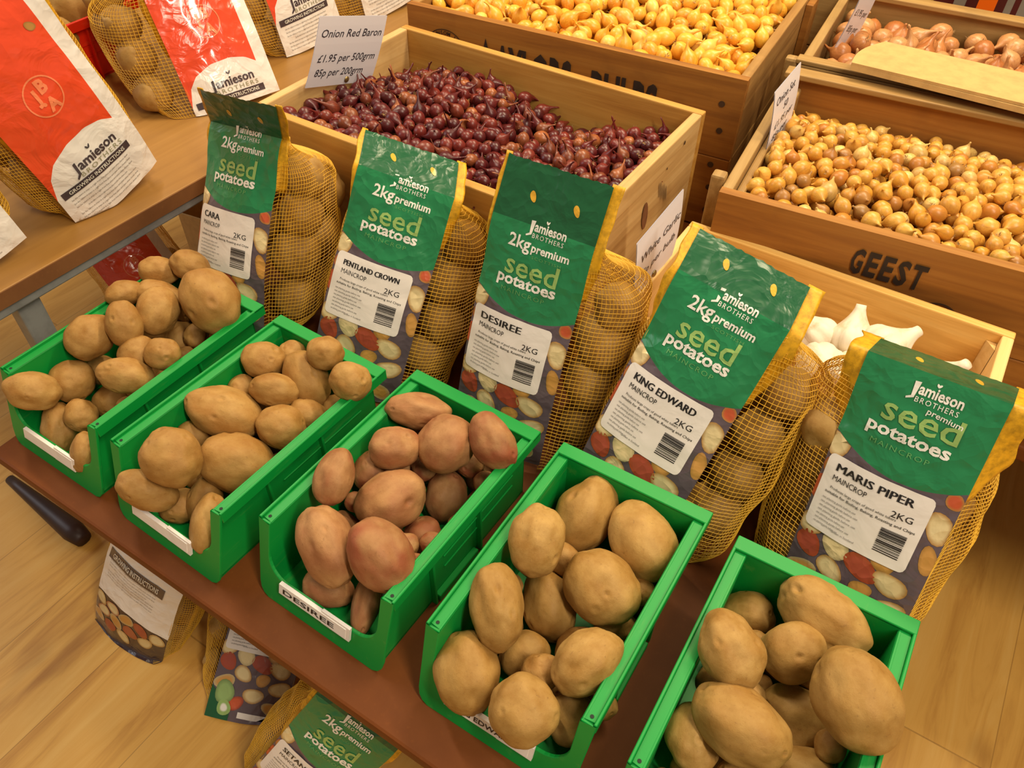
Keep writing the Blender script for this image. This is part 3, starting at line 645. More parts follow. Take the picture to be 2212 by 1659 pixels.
# ------------------------------------------------------------------ onions
def bulb_mesh(seed, neck, mat, squash=1.0, tail=True):
    rg = random.Random(seed); b = MB(); n = 14; prof = []
    nk = neck * rg.uniform(0.6, 1.4)
    for k in range(9): a = math.pi * (1 - (k + 0.35) / 10.6); prof.append((math.sin(a), math.cos(a) * squash))
    prof[0] = (0.10, -squash * 0.99)
    prof += [(0.50, 0.80 * squash + 0.10), (0.30, 0.92 * squash + 0.22 * nk), (0.17, squash + 0.45 * nk), (0.11, squash + 0.75 * nk), (0.13, squash + 1.0 * nk), (0.03, squash + 1.12 * nk)]
    bx, by = rg.uniform(-0.35, 0.35) * nk, rg.uniform(-0.35, 0.35) * nk; of = Vector((rg.uniform(-9, 9), rg.uniform(-9, 9), rg.uniform(-9, 9)))
    rings = []
    for i, (r, z) in enumerate(prof):
        bend = max(0.0, z - 0.8 * squash) ** 1.6
        ring = []
        for j in range(n):
            a = 2 * math.pi * j / n
            q = 1 + 0.08 * noise.noise(Vector((math.cos(a), math.sin(a), z * 0.8)) + of) + 0.02 * math.cos(a * 5 + seed)
            tw = 1 + (0.5 * noise.noise(Vector((math.cos(a) * 2, math.sin(a) * 2, z * 3)) + of) if z > 1.05 * squash else 0)
            ring.append((r * q * tw * math.cos(a) + bx * bend, r * q * tw * math.sin(a) + by * bend, z))
        rings.append(ring)
    vs = [p for r_ in rings for p in r_]
    fs = [[i * n + j, i * n + (j + 1) % n, (i + 1) * n + (j + 1) % n, (i + 1) * n + j] for i in range(len(rings) - 1) for j in range(n)]
    fs += [list(range(n))[::-1], [(len(rings) - 1) * n + j for j in range(n)]]
    b.add(vs, fs, 0, (1, 1, 1), True)
    if tail:   # dry root tuft
        for k in range(7):
            a = rg.uniform(0, 6.28); s = rg.uniform(0.25, 0.55); u = Vector((math.cos(a), math.sin(a), 0)); w = 0.034
            p0 = u * 0.06 + Vector((0, 0, -squash * 0.97)); p1 = u * (0.06 + s * 0.5) + Vector((0, 0, -squash - s * 0.45)); p2 = u * (0.06 + s * rg.uniform(0.5, 1.1)) + Vector((0, 0, -squash - s * rg.uniform(0.3, 0.9)))
            t_ = Vector((-math.sin(a), math.cos(a), 0)) * w
            b.add([p0 - t_, p0 + t_, p1 + t_, p1 - t_, p2, p0 + Vector((0, 0, w)), p1 + Vector((0, 0, w))], [(0, 1, 2, 3), (3, 2, 4), (0, 3, 6, 5), (1, 5, 6, 2)], 1)
    me_o = b.build('bulb', [M[mat], M['root']]); me = me_o.data; bpy.data.objects.remove(me_o); return me

def pack(rng, n_max, xr, yr, h, depth, rf, tol=0.35, tries=7):
    X = np.zeros((0, 3)); Rr = np.zeros(0); fails = 0
    while len(X) < n_max and fails < 260:
        r = rf(); best = None
        for _ in range(tries):
            x = rng.uniform(xr[0] + r, xr[1] - r); y = rng.uniform(yr[0] + r, yr[1] - r)
            z = h(x, y) - depth + r
            if len(X):
                d2 = (X[:, 0] - x) ** 2 + (X[:, 1] - y) ** 2; s = (Rr + r) * 0.94; mk = d2 < s * s
                if mk.any(): z = max(z, (X[mk, 2] + np.sqrt(s[mk] ** 2 - d2[mk])).max())
            e = z - h(x, y)
            if best is None or e < best[0]: best = (e, x, y, z)
        if best[0] <= tol * r - r * 0.6: X = np.vstack([X, best[1:]]); Rr = np.append(Rr, r); fails = 0
        else: fails += 1
    return X, Rr

def visible_rank(Pw, Rr):
    """How many coarse picture cells each bulb shows, nearer bulbs hiding farther ones."""
    q = (Pw - np.array(CAM)) @ np.array(CR).T
    px = (1106 + FPX * q[:, 0] / q[:, 2]) / 5; py = (829.5 + FPX * q[:, 1] / q[:, 2]) / 5; rp = FPX * Rr / q[:, 2] / 5
    zb = np.full((332, 443), 1e9); ib = np.full((332, 443), -1)
    for i in np.argsort(-q[:, 2]):
        x0, x1 = int(max(0, px[i] - rp[i])), int(min(443, px[i] + rp[i] + 1)); y0, y1 = int(max(0, py[i] - rp[i])), int(min(332, py[i] + rp[i] + 1))
        if x0 >= x1 or y0 >= y1: continue
        yy, xx = np.mgrid[y0:y1, x0:x1]; mk = (xx + 0.5 - px[i]) ** 2 + (yy + 0.5 - py[i]) ** 2 < rp[i] ** 2
        ib[y0:y1, x0:x1][mk] = i
    c = np.zeros(len(Rr), int); k, n_ = np.unique(ib[ib >= 0], return_counts=True); c[k] = n_
    return c

def heap(kind, mat, root_loc, yaw, xr, yr, h, depth, rf, neck, squash, n_max, seed, label, cat, group, rest_label, meshes=9, keep=300, flat=0.6):
    rng = np.random.default_rng(seed); rg = random.Random(seed)
    X, Rr = pack(rng, n_max, xr, yr, h, depth, lambda: rng.uniform(*rf))
    ms = [bulb_mesh(seed * 50 + k, neck, mat, squash * rg.uniform(0.90, 1.16)) for k in range(meshes)]
    T = Matrix.Translation(root_loc) @ Matrix.Rotation(yaw, 4, 'Z')
    Pw = np.array([tuple(T @ Vector(p)) for p in X]); cnt = visible_rank(Pw, Rr)
    order = list(np.argsort(-cnt)); rest = MB()
    for rank, i in enumerate(order):
        tilt = math.acos(max(-1, min(1, rg.uniform(-0.75, 1.0)))) ; az = rg.uniform(0, 2 * math.pi)
        rot = Matrix.Rotation(az, 4, 'Z') @ Matrix.Rotation(tilt, 4, 'X') @ Matrix.Rotation(rg.uniform(0, 6.28), 4, 'Z')
        mw = Matrix.Translation(Pw[i]) @ rot @ Matrix.Scale(Rr[i] * rg.uniform(0.96, 1.04), 4); me = ms[rg.randrange(meshes)]
        if rank < keep and cnt[i] > 0:
            o = bpy.data.objects.new(kind, me); COL.objects.link(o); o.matrix_world = mw; tag(o, label, cat, group)
        elif cnt[i] > 0 or Pw[i][2] > -1:
            rest.add([mw @ v.co for v in me.vertices], [list(p.vertices) for p in me.polygons], 0, (1, 1, 1), True)
            for k, p in enumerate(me.polygons): rest.mi[len(rest.mi) - len(me.polygons) + k] = p.material_index
    if rest.v:
        tag(rest.build(kind + '_bed', [M[mat], M['root']]), rest_label, cat, None, 'stuff')
    return Pw, Rr

sm = lambda x: x * x * (3 - 2 * x)
def h_red(x, y):
    u = (x - RT) / (RW - 2 * RT); v = (y - RT) / (RD - 2 * RT)
    return 0.178 + 0.012 * (1 - v) - 0.018 * v + 0.016 * math.exp(-((u - 0.30) / 0.2) ** 2 - ((v - 0.6) / 0.35) ** 2) - 0.030 * math.exp(-((u - 0.66) / 0.14) ** 2 - ((v - 1.0) / 0.35) ** 2) - 0.020 * math.exp(-((u - 0.02) / 0.1) ** 2 - ((v - 1) / 0.3) ** 2) + 0.012 * u * v
heap('red_onion', 'red_onion', RB, 0, (RT, RW - RT), (RT, RD - RT), h_red, 0.030, (0.0072, 0.0094), 1.15, 1.10, 900, 3, 'small dark red onion heaped in the light pine box', 'onion', 'red onions in the light pine box', 'rest of the dark red onions under and between the others')
def h_tay(x, y):
    v = (y - TT) / (TD - 2 * TT); u = x / TW
    return TH - 0.010 + 0.030 * sm(min(1.0, v * 1.6)) * (0.55 + 0.45 * math.sin(math.pi * min(1, max(0, u)))) - 0.004 * u
heap('yellow_onion', 'yellow_onion', TB, TY, (TT, TW - TT), (TT, TD - TT), h_tay, 0.036, (0.0092, 0.0122), 0.9, 1.12, 900, 5, 'bright yellow onion in the tall stencilled crate', 'onion', 'yellow onions in the tall crate', 'rest of the bright yellow onions under the others')
def h_gee(x, y):
    v = (y - ET) / (ED - 2 * ET)
    return EH - 0.008 + 0.004 * math.sin(9 * x) - 0.034 * sm(max(0.0, (v - 0.55) / 0.45)) + 0.006 * math.exp(-((v - 0.35) / 0.25) ** 2)
heap('golden_onion', 'golden_onion', EB, GY, (ET + 0.008, EW - ET), (ET, ED - ET), h_gee, 0.034, (0.0078, 0.0102), 0.6, 0.98, 1100, 8, 'small golden onion in the low stencilled crate', 'onion', 'golden onions in the low crate', 'rest of the golden onions under the others')
def h_big(x, y): return SH - 0.014 + 0.010 * math.sin(11 * x + 1) * math.sin(14 * y)
heap('brown_onion', 'brown_onion', SB, SY, (0.016, SW - 0.016), (0.016, SD - 0.016), h_big, 0.055, (0.0138, 0.0172), 0.9, 1.0, 400, 11, 'big copper brown onion in the back right crate', 'onion', 'brown onions in the back right crate', 'rest of the copper brown onions under the others')

# ------------------------------------------------------------------ garlic
def garlic_bulb(seed, loc, rot, r, label):
    rg = random.Random(seed); b = MB(); n = 40; rows = 16; nc = rg.choice((7, 8, 9))
    vs = []
    for i in range(rows + 1):
        k = i / rows
        if k < 0.68:
            a = math.pi * (0.03 + 0.80 * k / 0.68); pr, pz = math.sin(a) ** 0.8, -0.72 * math.cos(a)
        else:
            s = (k - 0.68) / 0.32; pr = 0.52 * (1 - s) ** 1.6 + 0.15 + 0.05 * s * s; pz = 0.60 + 0.95 * s
        for j in range(n):
            a = 2 * math.pi * j / n; body = max(0.0, 1 - max(0, k - 0.55) / 0.3)
            lobe = 1 - 0.13 * body * (1 - abs(math.cos(nc * a / 2 + seed))) ** 2 + 0.05 * noise.noise(Vector((math.cos(a) * 1.5, math.sin(a) * 1.5, pz + seed)))
            vs.append((pr * lobe * math.cos(a) * r, pr * lobe * math.sin(a) * r, pz * r))
    b.add(vs, [[i * n + j, i * n + (j + 1) % n, (i + 1) * n + (j + 1) % n, (i + 1) * n + j] for i in range(rows) for j in range(n)] + [list(range(n))[::-1], [rows * n + j for j in range(n)]], 0, (1, 1, 1), True)
    o = b.build('garlic_bulb', M['garlic']); o.location = loc; o.rotation_euler = rot
    tag(o, label, 'garlic', 'garlic bulbs in the pale box')
    b = MB()
    for k in range(16):
        a = rg.uniform(0, 6.28); q = Vector((math.cos(a), math.sin(a), 0)); w = 0.0007
        p0 = q * 0.2 * r + Vector((0, 0, -0.70 * r)); p1 = q * rg.uniform(0.2, 0.5) * r + Vector((0, 0, -rg.uniform(0.85, 1.0) * r)); t_ = Vector((-q.y, q.x, 0)) * w
        b.add([p0 - t_, p0 + t_, p1 + t_, p1 - t_, p0 + Vector((0, 0, w)), p1 + Vector((0, 0, w))], [(0, 1, 2, 3), (0, 3, 5, 4), (1, 4, 5, 2)])
    b.build('roots', M['root'], o)
    return o
for k, (loc, rot, r, lb) in enumerate((
        ((0.700, 0.434, 0.110), (0.9, 0.5, 0.3), 0.026, 'white garlic bulb lying on its side beside the yellow net header'),
        ((0.726, 0.446, 0.106), (1.5, -0.2, 1.0), 0.025, 'white garlic bulb turned root end out, right of the front one'),
        ((0.746, 0.480, 0.121), (1.2, 0.3, 2.4), 0.027, 'garlic bulb at the top right of the white cluster'),
        ((0.715, 0.484, 0.116), (0.5, -0.4, 4.0), 0.024, 'garlic bulb with a dry neck at the top of the cluster'),
        ((0.684, 0.480, 0.108), (0.9, -0.9, 5.0), 0.023, 'garlic bulb at the left of the white cluster by the back board'),
        ((0.802, 0.482, 0.104), (0.25, 0.35, 0.6), 0.026, 'lone garlic bulb with a papery neck at the right end of the box'),
        ((0.680, 0.416, 0.070), (0.7, 0.9, 1.6), 0.025, 'garlic bulb low behind the netting of the fourth green bag'),
        ((0.775, 0.440, 0.068), (0.4, 0.2, 2.6), 0.026, 'garlic bulb hidden low behind the rightmost green bag'))):
    garlic_bulb(20 + k, loc, rot, r, lb)
for k, (x, y) in enumerate(((0.56, 0.40), (0.60, 0.47), (0.63, 0.41), (0.56, 0.48), (0.72, 0.40), (0.73, 0.46), (0.80, 0.40), (0.79, 0.46), (0.675, 0.465))):
    garlic_bulb(40 + k, (x, y, 0.040), (0.3 * k, 0.5, k), 0.024, 'garlic bulb in the bottom layer of the small pale box')

# ------------------------------------------------------------------ price cards
def price_card(q, lines, label, pin=(0.0, -0.38), group='white price cards'):
    """q: x, y, z, yaw, tilt, roll, width, height. lines: (text, u, v, size, width)."""
    x, y, z, yaw, tilt, roll, w, h = q
    u = Vector((math.cos(yaw), math.sin(yaw), 0)); bk = Vector((-math.sin(yaw), math.cos(yaw), 0)); v = math.sin(tilt) * bk + math.cos(tilt) * Vector((0, 0, 1))
    u2 = math.cos(roll) * u + math.sin(roll) * v; v2 = -math.sin(roll) * u + math.cos(roll) * v; n = u2.cross(v2)
    e = tag(empty('price_card', (x, y, z - h / 2)), label, 'price card', group); o = Vector((0, 0, h / 2))
    bow = lambda a, b: -0.0022 * (b / h * 2) ** 2 * n
    fn = lambda a, b, c=0.0007: o + u2 * a + v2 * b + n * c + bow(a, b)
    m = MB(); K = 8
    for s in (-1, 1):
        vs = [fn(-w / 2 + w * i / K, -h / 2 + h * j / K, 0.0004 * s) for j in range(K + 1) for i in range(K + 1)]
        m.add(vs, [[j * (K + 1) + i, j * (K + 1) + i + 1, (j + 1) * (K + 1) + i + 1, (j + 1) * (K + 1) + i][::s] for j in range(K) for i in range(K)], 0, INK['card'])
    for t_, a, b, sz, wd in lines: lay(m, t_, sz, a, b, fn, INK['cblack'], bold=0.004, shear=0.22, width=wd)
    m.build('card', M['card'], e, 0, True)
    m = MB(); c = fn(pin[0] * w, pin[1] * h, 0.0012); R_ = 0.0042; rings = []
    for k in range(5):
        a = math.pi / 2 * k / 4; rings.append([c + n * (0.0022 * math.sin(a)) + (u2 * math.cos(t_) + v2 * math.sin(t_)) * (R_ * math.cos(a) + 1e-5) for t_ in [2 * math.pi * i / 14 for i in range(14)]])
    m.add([p for r_ in rings for p in r_], [[i * 14 + j, i * 14 + (j + 1) % 14, (i + 1) * 14 + (j + 1) % 14, (i + 1) * 14 + j] for i in range(4) for j in range(14)], 0, (1, 1, 1), True)
    m.build('pin', M['pin'], e)
    return e
price_card((0.0128, 0.5388, 0.2229, 1.5112, -0.2046, -0.3008, 0.1277, 0.0904),
           [('Onion Red Baron', 0.001, 0.020, 0.0140, 0.114), ('£1.95 per 500grm', 0.0, -0.0115, 0.0140, 0.110), ('85p per 200grm', -0.008, -0.0305, 0.0140, 0.092)],
           'white price card with three printed lines over the red onions', (0.08, -0.42))
price_card((0.5185, 0.413, 0.1906, 1.5279, -0.0486, 0.1595, 0.0899, 0.091),
           [('White Garlic', 0.004, 0.012, 0.0140, 0.078), ('75p per bulb', 0.0, -0.012, 0.0140, 0.074)], 'white price card with two printed lines beside the pale garlic box', (0.0, -0.36))
price_card((0.5338, 0.7238, 0.2155, 1.6074, 0.0926, -0.0289, 0.1031, 0.0777),
           [('Onion Set', -0.004, 0.018, 0.0130, 0.074), ('50', 0.0, 0.004, 0.0120, 0.018), ('£1.95 per', 0.0, -0.012, 0.0120, 0.072), ('85p per', -0.006, -0.026, 0.0110, 0.060)], 'narrow looking price card clipped to the crate of golden onions', (0.05, -0.42))
price_card((0.5306, 1.052, 0.2249, 1.4886, -0.1005, -0.3344, 0.0998, 0.0974),
           [('Shallot', 0.0, 0.026, 0.0150, 0.08), ('£1.95 per', 0.0, -0.004, 0.0130, 0.078), ('85p per', -0.004, -0.026, 0.0130, 0.066)], 'price card at the top edge above the big brown onions', (0.05, -0.42))

# ------------------------------------------------------------------ net bags of seed potatoes
def lerp_tab(t, x):
    if x <= t[0][0]: return t[0][1]
    for (a, b), (c, d) in zip(t, t[1:]):
        if x <= c: return b + (d - b) * sm((x - a) / (c - a))
    return t[-1][1]
class Bag:
    def __init__(s, name, label, q, base_z, kind, seed, top=0.262, hb=0.0, hs=0.0, cv=0.012, fl=None, fr=None, crease=0.207, group='net bags of seed potatoes', thick=1.0, ymax=None, sh=0.0):
        s.ymax = ymax; s.sh = sh
        s.x, s.y, s.z, s.lean, s.yaw, s.roll, s.s = q; s.hb, s.hs, s.cv, s.crease, s.seed, s.kind = hb, hs, cv, crease, seed, kind
        u = Vector((math.cos(s.yaw), math.sin(s.yaw), 0)); b = Vector((-math.sin(s.yaw), math.cos(s.yaw), 0)); v = math.sin(s.lean) * b + math.cos(s.lean) * Vector((0, 0, 1))
        s.u = math.cos(s.roll) * u + math.sin(s.roll) * v; s.v = -math.sin(s.roll) * u + math.cos(s.roll) * v; s.n = s.u.cross(s.v)
        s.b = Vector((-s.n.x, -s.n.y, 0)).normalized(); s.v0 = 0.02 if kind == 'front' else 0.0
        s.fl = fl if fl is not None else (-0.053 if kind == 'front' else -0.056); s.fr = fr if fr is not None else (0.053 if kind == 'front' else 0.070)
        s.mid = (s.fl + s.fr) / 2; s.hw = (s.fr - s.fl) / 2; s.top = top; s.thick = thick
        s.vb = s.v0 + (base_z + 0.004 - s.z) / (s.v.z * s.s)
        s.base_z = base_z; s.loc = Vector((s.x, s.y, base_z))
        s.root = tag(empty(name, s.loc), label, 'bag', group)
        h = s.top - s.vb
        s.A = [(s.vb, 0.80), (s.vb + 0.03, 1.18), (s.vb + 0.10, 1.30), (s.crease - 0.05, 1.22), (s.crease - 0.005, 1.10), (s.top, 1.10)]
        s.T = [(s.vb, 0.040 * thick), (s.vb + 0.03, 0.075 * thick), (s.vb + 0.10, 0.092 * thick), (s.crease - 0.06, 0.066 * thick), (s.crease, 0.012), (s.top, 0.006)]
    def outline(s, v):
        return s.mid + s.sh * s.body(v), s.hw * lerp_tab(s.A, v) + abs(s.sh) * 0.75 * s.body(v)
    def body(s, v): return sm(min(1, max(0, (s.crease - 0.002 - v) / 0.06)))
    def P(s, u, v, off=0.0, crinkle=True, wide=False):
        h = max(0.0, v - s.crease); vb_ = v - h
        bul = s.cv * (1 - ((min(vb_, 0.23) - 0.1) / 0.13) ** 2)
        w = (u - s.mid) / s.hw
        if wide: w = max(-1, min(1, w))
        d = bul - h * math.sin(s.hb) - 0.009 * s.body(v) * w * w
        if crinkle:
            k = Vector((u * 26, v * 20, s.seed * 3.1)); d += (0.0018 * noise.noise(k) + 0.0008 * noise.noise(k * 2.7)) * (0.45 + 0.55 * s.body(v)) + 0.0022 * noise.noise(Vector((u * 30, s.seed, 0))) * min(1.0, h / 0.03)
        p = Vector((s.x, s.y, s.z)) + s.s * (s.u * (u + s.hs * h) + s.v * (vb_ - s.v0 + h * math.cos(s.hb)) + s.n * (d + off))
        if p.z < s.base_z + 0.002: p.z = s.base_z + 0.002
        return p - s.loc
    def grid(s, mb, u0, u1, lo, hi, nu, nv, col, off=0.0, mat=0):
        vs = []; 
        for i in range(nu + 1):
            u = u0 + (u1 - u0) * i / nu; a, b = lo(u), hi(u)
            for j in range(nv + 1): vs.append(s.P(u, a + (b - a) * j / nv, off))
        n = nv + 1
        mb.add(vs, [[i * n + j, (i + 1) * n + j, (i + 1) * n + j + 1, i * n + j + 1] for i in range(nu) for j in range(nv)], mat, col, True)
    def blob(s, mb, u, v, ru, rv, ang, c0, c1, off=0.0003, clip=None):
        n = 18; ca, sa = math.cos(ang), math.sin(ang); rg = random.Random(int(u * 9e4 + v * 7e5)); ph = rg.uniform(0, 6)
        vs = []; cs = []
        for k, sc_ in ((0, 0.0), (1, 0.62), (2, 1.0)):
            for i in range(n if k else 1):
                a = 2 * math.pi * i / n; r = sc_ * (1 + 0.07 * math.sin(2 * a + ph) + 0.05 * math.sin(3 * a - ph))
                du, dv = r * ru * math.cos(a), r * rv * math.sin(a)
                uu, vv = u + du * ca - dv * sa, v + du * sa + dv * ca
                uu = min(max(uu, s.fl), s.fr)
                if clip: vv = min(vv, clip(uu) - 0.0002)
                vs.append(s.P(uu, vv, off)); cs.append(tuple(c0 if k < 2 else c1))
        fs = [[0, 1 + i, 1 + (i + 1) % n] for i in range(n)] + [[1 + i, 1 + n + i, 1 + n + (i + 1) % n, 1 + (i + 1) % n] for i in range(n)]
        mb.add(vs, fs, 0, cs, True)
    def put(s, mb, txt, size, u, v, col, off=0.0007, **k): lay(mb, txt, size, u, v, lambda a, b: s.P(a, b, off), INK[col], **k)
    def net(s, cell=0.0042, thread=0.0008, top=None):
        """Knitted net wrapped from the left edge of the film round the back to its right edge."""
        top = s.crease - (0.008 if s.hb > 0.5 else 0.001) if top is None else top
        nv = int((top - s.vb) / cell); rows = []; nu = 74
        for j in range(nv + 1):
            v = s.vb + (top - s.vb) * j / nv
            cu, a = s.outline(v); T = lerp_tab(s.T, v); row = []
            # the loop runs from the front left corner round the back to the front right corner
            t0 = math.acos(max(-1, min(1, -(max(0.0, min(1, (cu - s.fl) * 0.97 / a)) ** 1.3)))); t1 = 2 * math.pi + math.acos(max(-1, min(1, max(0.0, min(1, (s.fr - cu) * 0.97 / a)) ** 1.3)))
            for i in range(nu + 1):
                k = i / nu
                if i == 0: row.append(s.P(s.fl + 0.0015, v, -0.0012, False)); continue
                if i == nu: row.append(s.P(s.fr - 0.0015, v, -0.0012, False)); continue
                th = t0 + k * (t1 - t0)
                c, sn = math.cos(th), math.sin(th)
                uu = cu + a * math.copysign(abs(c) ** (2 / 2.6), c); ww = T / 2 - T / 2 * math.copysign(abs(sn) ** (2 / 2.6), sn)
                lum = noise.noise(Vector((th * 1.6, v * 22, s.seed * 1.7))) * 0.006 * s.body(v) + 0.004 * noise.noise(Vector((th * 5, v * 9, s.seed))) * (1 - s.body(v) * 0.5)
                cl_ = min(max(uu, s.fl), s.fr)
                p = s.P(cl_, v, 0, False) + s.s * (s.u * (uu - cl_ + lum * c) + s.b * (max(ww, 0.0022) - lum * sn * 0.5))
                if p.z < 0.0015: p.z = 0.0015
                if s.ymax and p.z < s.ymax[1] and p.y + s.loc.y > s.ymax[0]: p.y = s.ymax[0] - s.loc.y
                row.append(p)
            rows.append(row)
        m = MB(); w = nu + 1
        m.add([p for r in rows for p in r], [[j * w + i, j * w + i + 1, (j + 1) * w + i + 1, (j + 1) * w + i] for j in range(nv) for i in range(nu)], 0, (1, 1, 1), False)
        o = m.build('net', M['net'], s.root)
        mod = o.modifiers.new('threads', 'WIREFRAME'); mod.thickness = thread; mod.use_even_offset = False; mod.use_boundary = True; mod.use_replace = True
        return o
    def edging(s, v0, wl=0.010, wr=None):
        for e, sg, width in ((s.fl, -1, wl), (s.fr, 1, wl if wr is None else wr)):
            m = MB(); n = 30; vs = []
            for j in range(n + 1):
                v = v0 + (s.top + 0.002 - v0) * j / n
                for k in range(6):
                    wv = width * (0.80 + 0.35 * noise.noise(Vector((v * 40, s.seed, sg)))) * min(1.0, 0.25 + (v - v0) / 0.05)
                    vs.append(s.P(e + sg * (-0.002 + wv * k / 5), v, -0.0012 - 0.0010 * (k % 2) - (0.012 * s.body(v) * k / 5)))
            m.add(vs, [[j * 6 + k, j * 6 + k + 1, (j + 1) * 6 + k + 1, (j + 1) * 6 + k][::sg] for j in range(n) for k in range(5)], 0, (1, 1, 1), True)
            o = m.build('net_edging', M['edging'], s.root); sd = o.modifiers.new('thick', 'SOLIDIFY'); sd.thickness = 0.0012
    def fill(s, label, group, rows=4, mat='potato', r0=0.027):
        rg = random.Random(s.seed * 13)
        step = 0.046; v = s.vb + 0.030; j = 0; cl = max(0.6, s.n.dot(-s.b) if s.n.dot(-s.b) > 0 else 0.8)
        while v < s.crease - 0.026 and j < rows:
            T = lerp_tab(s.T, v); mu, a = s.outline(v); two = T > 0.108
            for cu in (-1, 1):
                for cw in ((0, 1) if two else (0,)):
                    r = min(r0 * rg.uniform(0.90, 1.12), (T * cl - 0.012) * (0.36 if two else 0.47))
                    if r < 0.012: continue
                    w = (r + 0.013) / cl if cw == 0 else T - r * 0.98
                    if not two: w = max(w, T * 0.5)
                    c = s.P(mu + cu * (min(a, s.hw * 1.22 + abs(s.sh) * 0.7) - r * 1.05), v + rg.uniform(-0.005, 0.005) + (0.012 if cu > 0 else 0) + 0.010 * cw, 0, False, True) + s.loc + s.s * s.b * w
                    c.z = max(c.z, s.base_z + r * 0.92)
                    if s.ymax and c.z < s.ymax[1]: c.y = min(c.y, s.ymax[0] - r)
                    me = BAGM[rg.randrange(len(BAGM))]
                    o = bpy.data.objects.new('potato', me); COL.objects.link(o)
                    o.location = c; o.rotation_euler = (rg.uniform(0, 6), rg.uniform(0, 6), rg.uniform(0, 6)); o.scale = (r * rg.uniform(0.98, 1.06), r * 0.97, r * rg.uniform(0.90, 1.0))
                    tag(o, label, 'potato', group)
            v += step; j += 1
BAGM = [potato_mesh(3000 + k, 4, 0.12) for k in range(6)]
for me in BAGM: me.materials.append(M['potato_pale'])

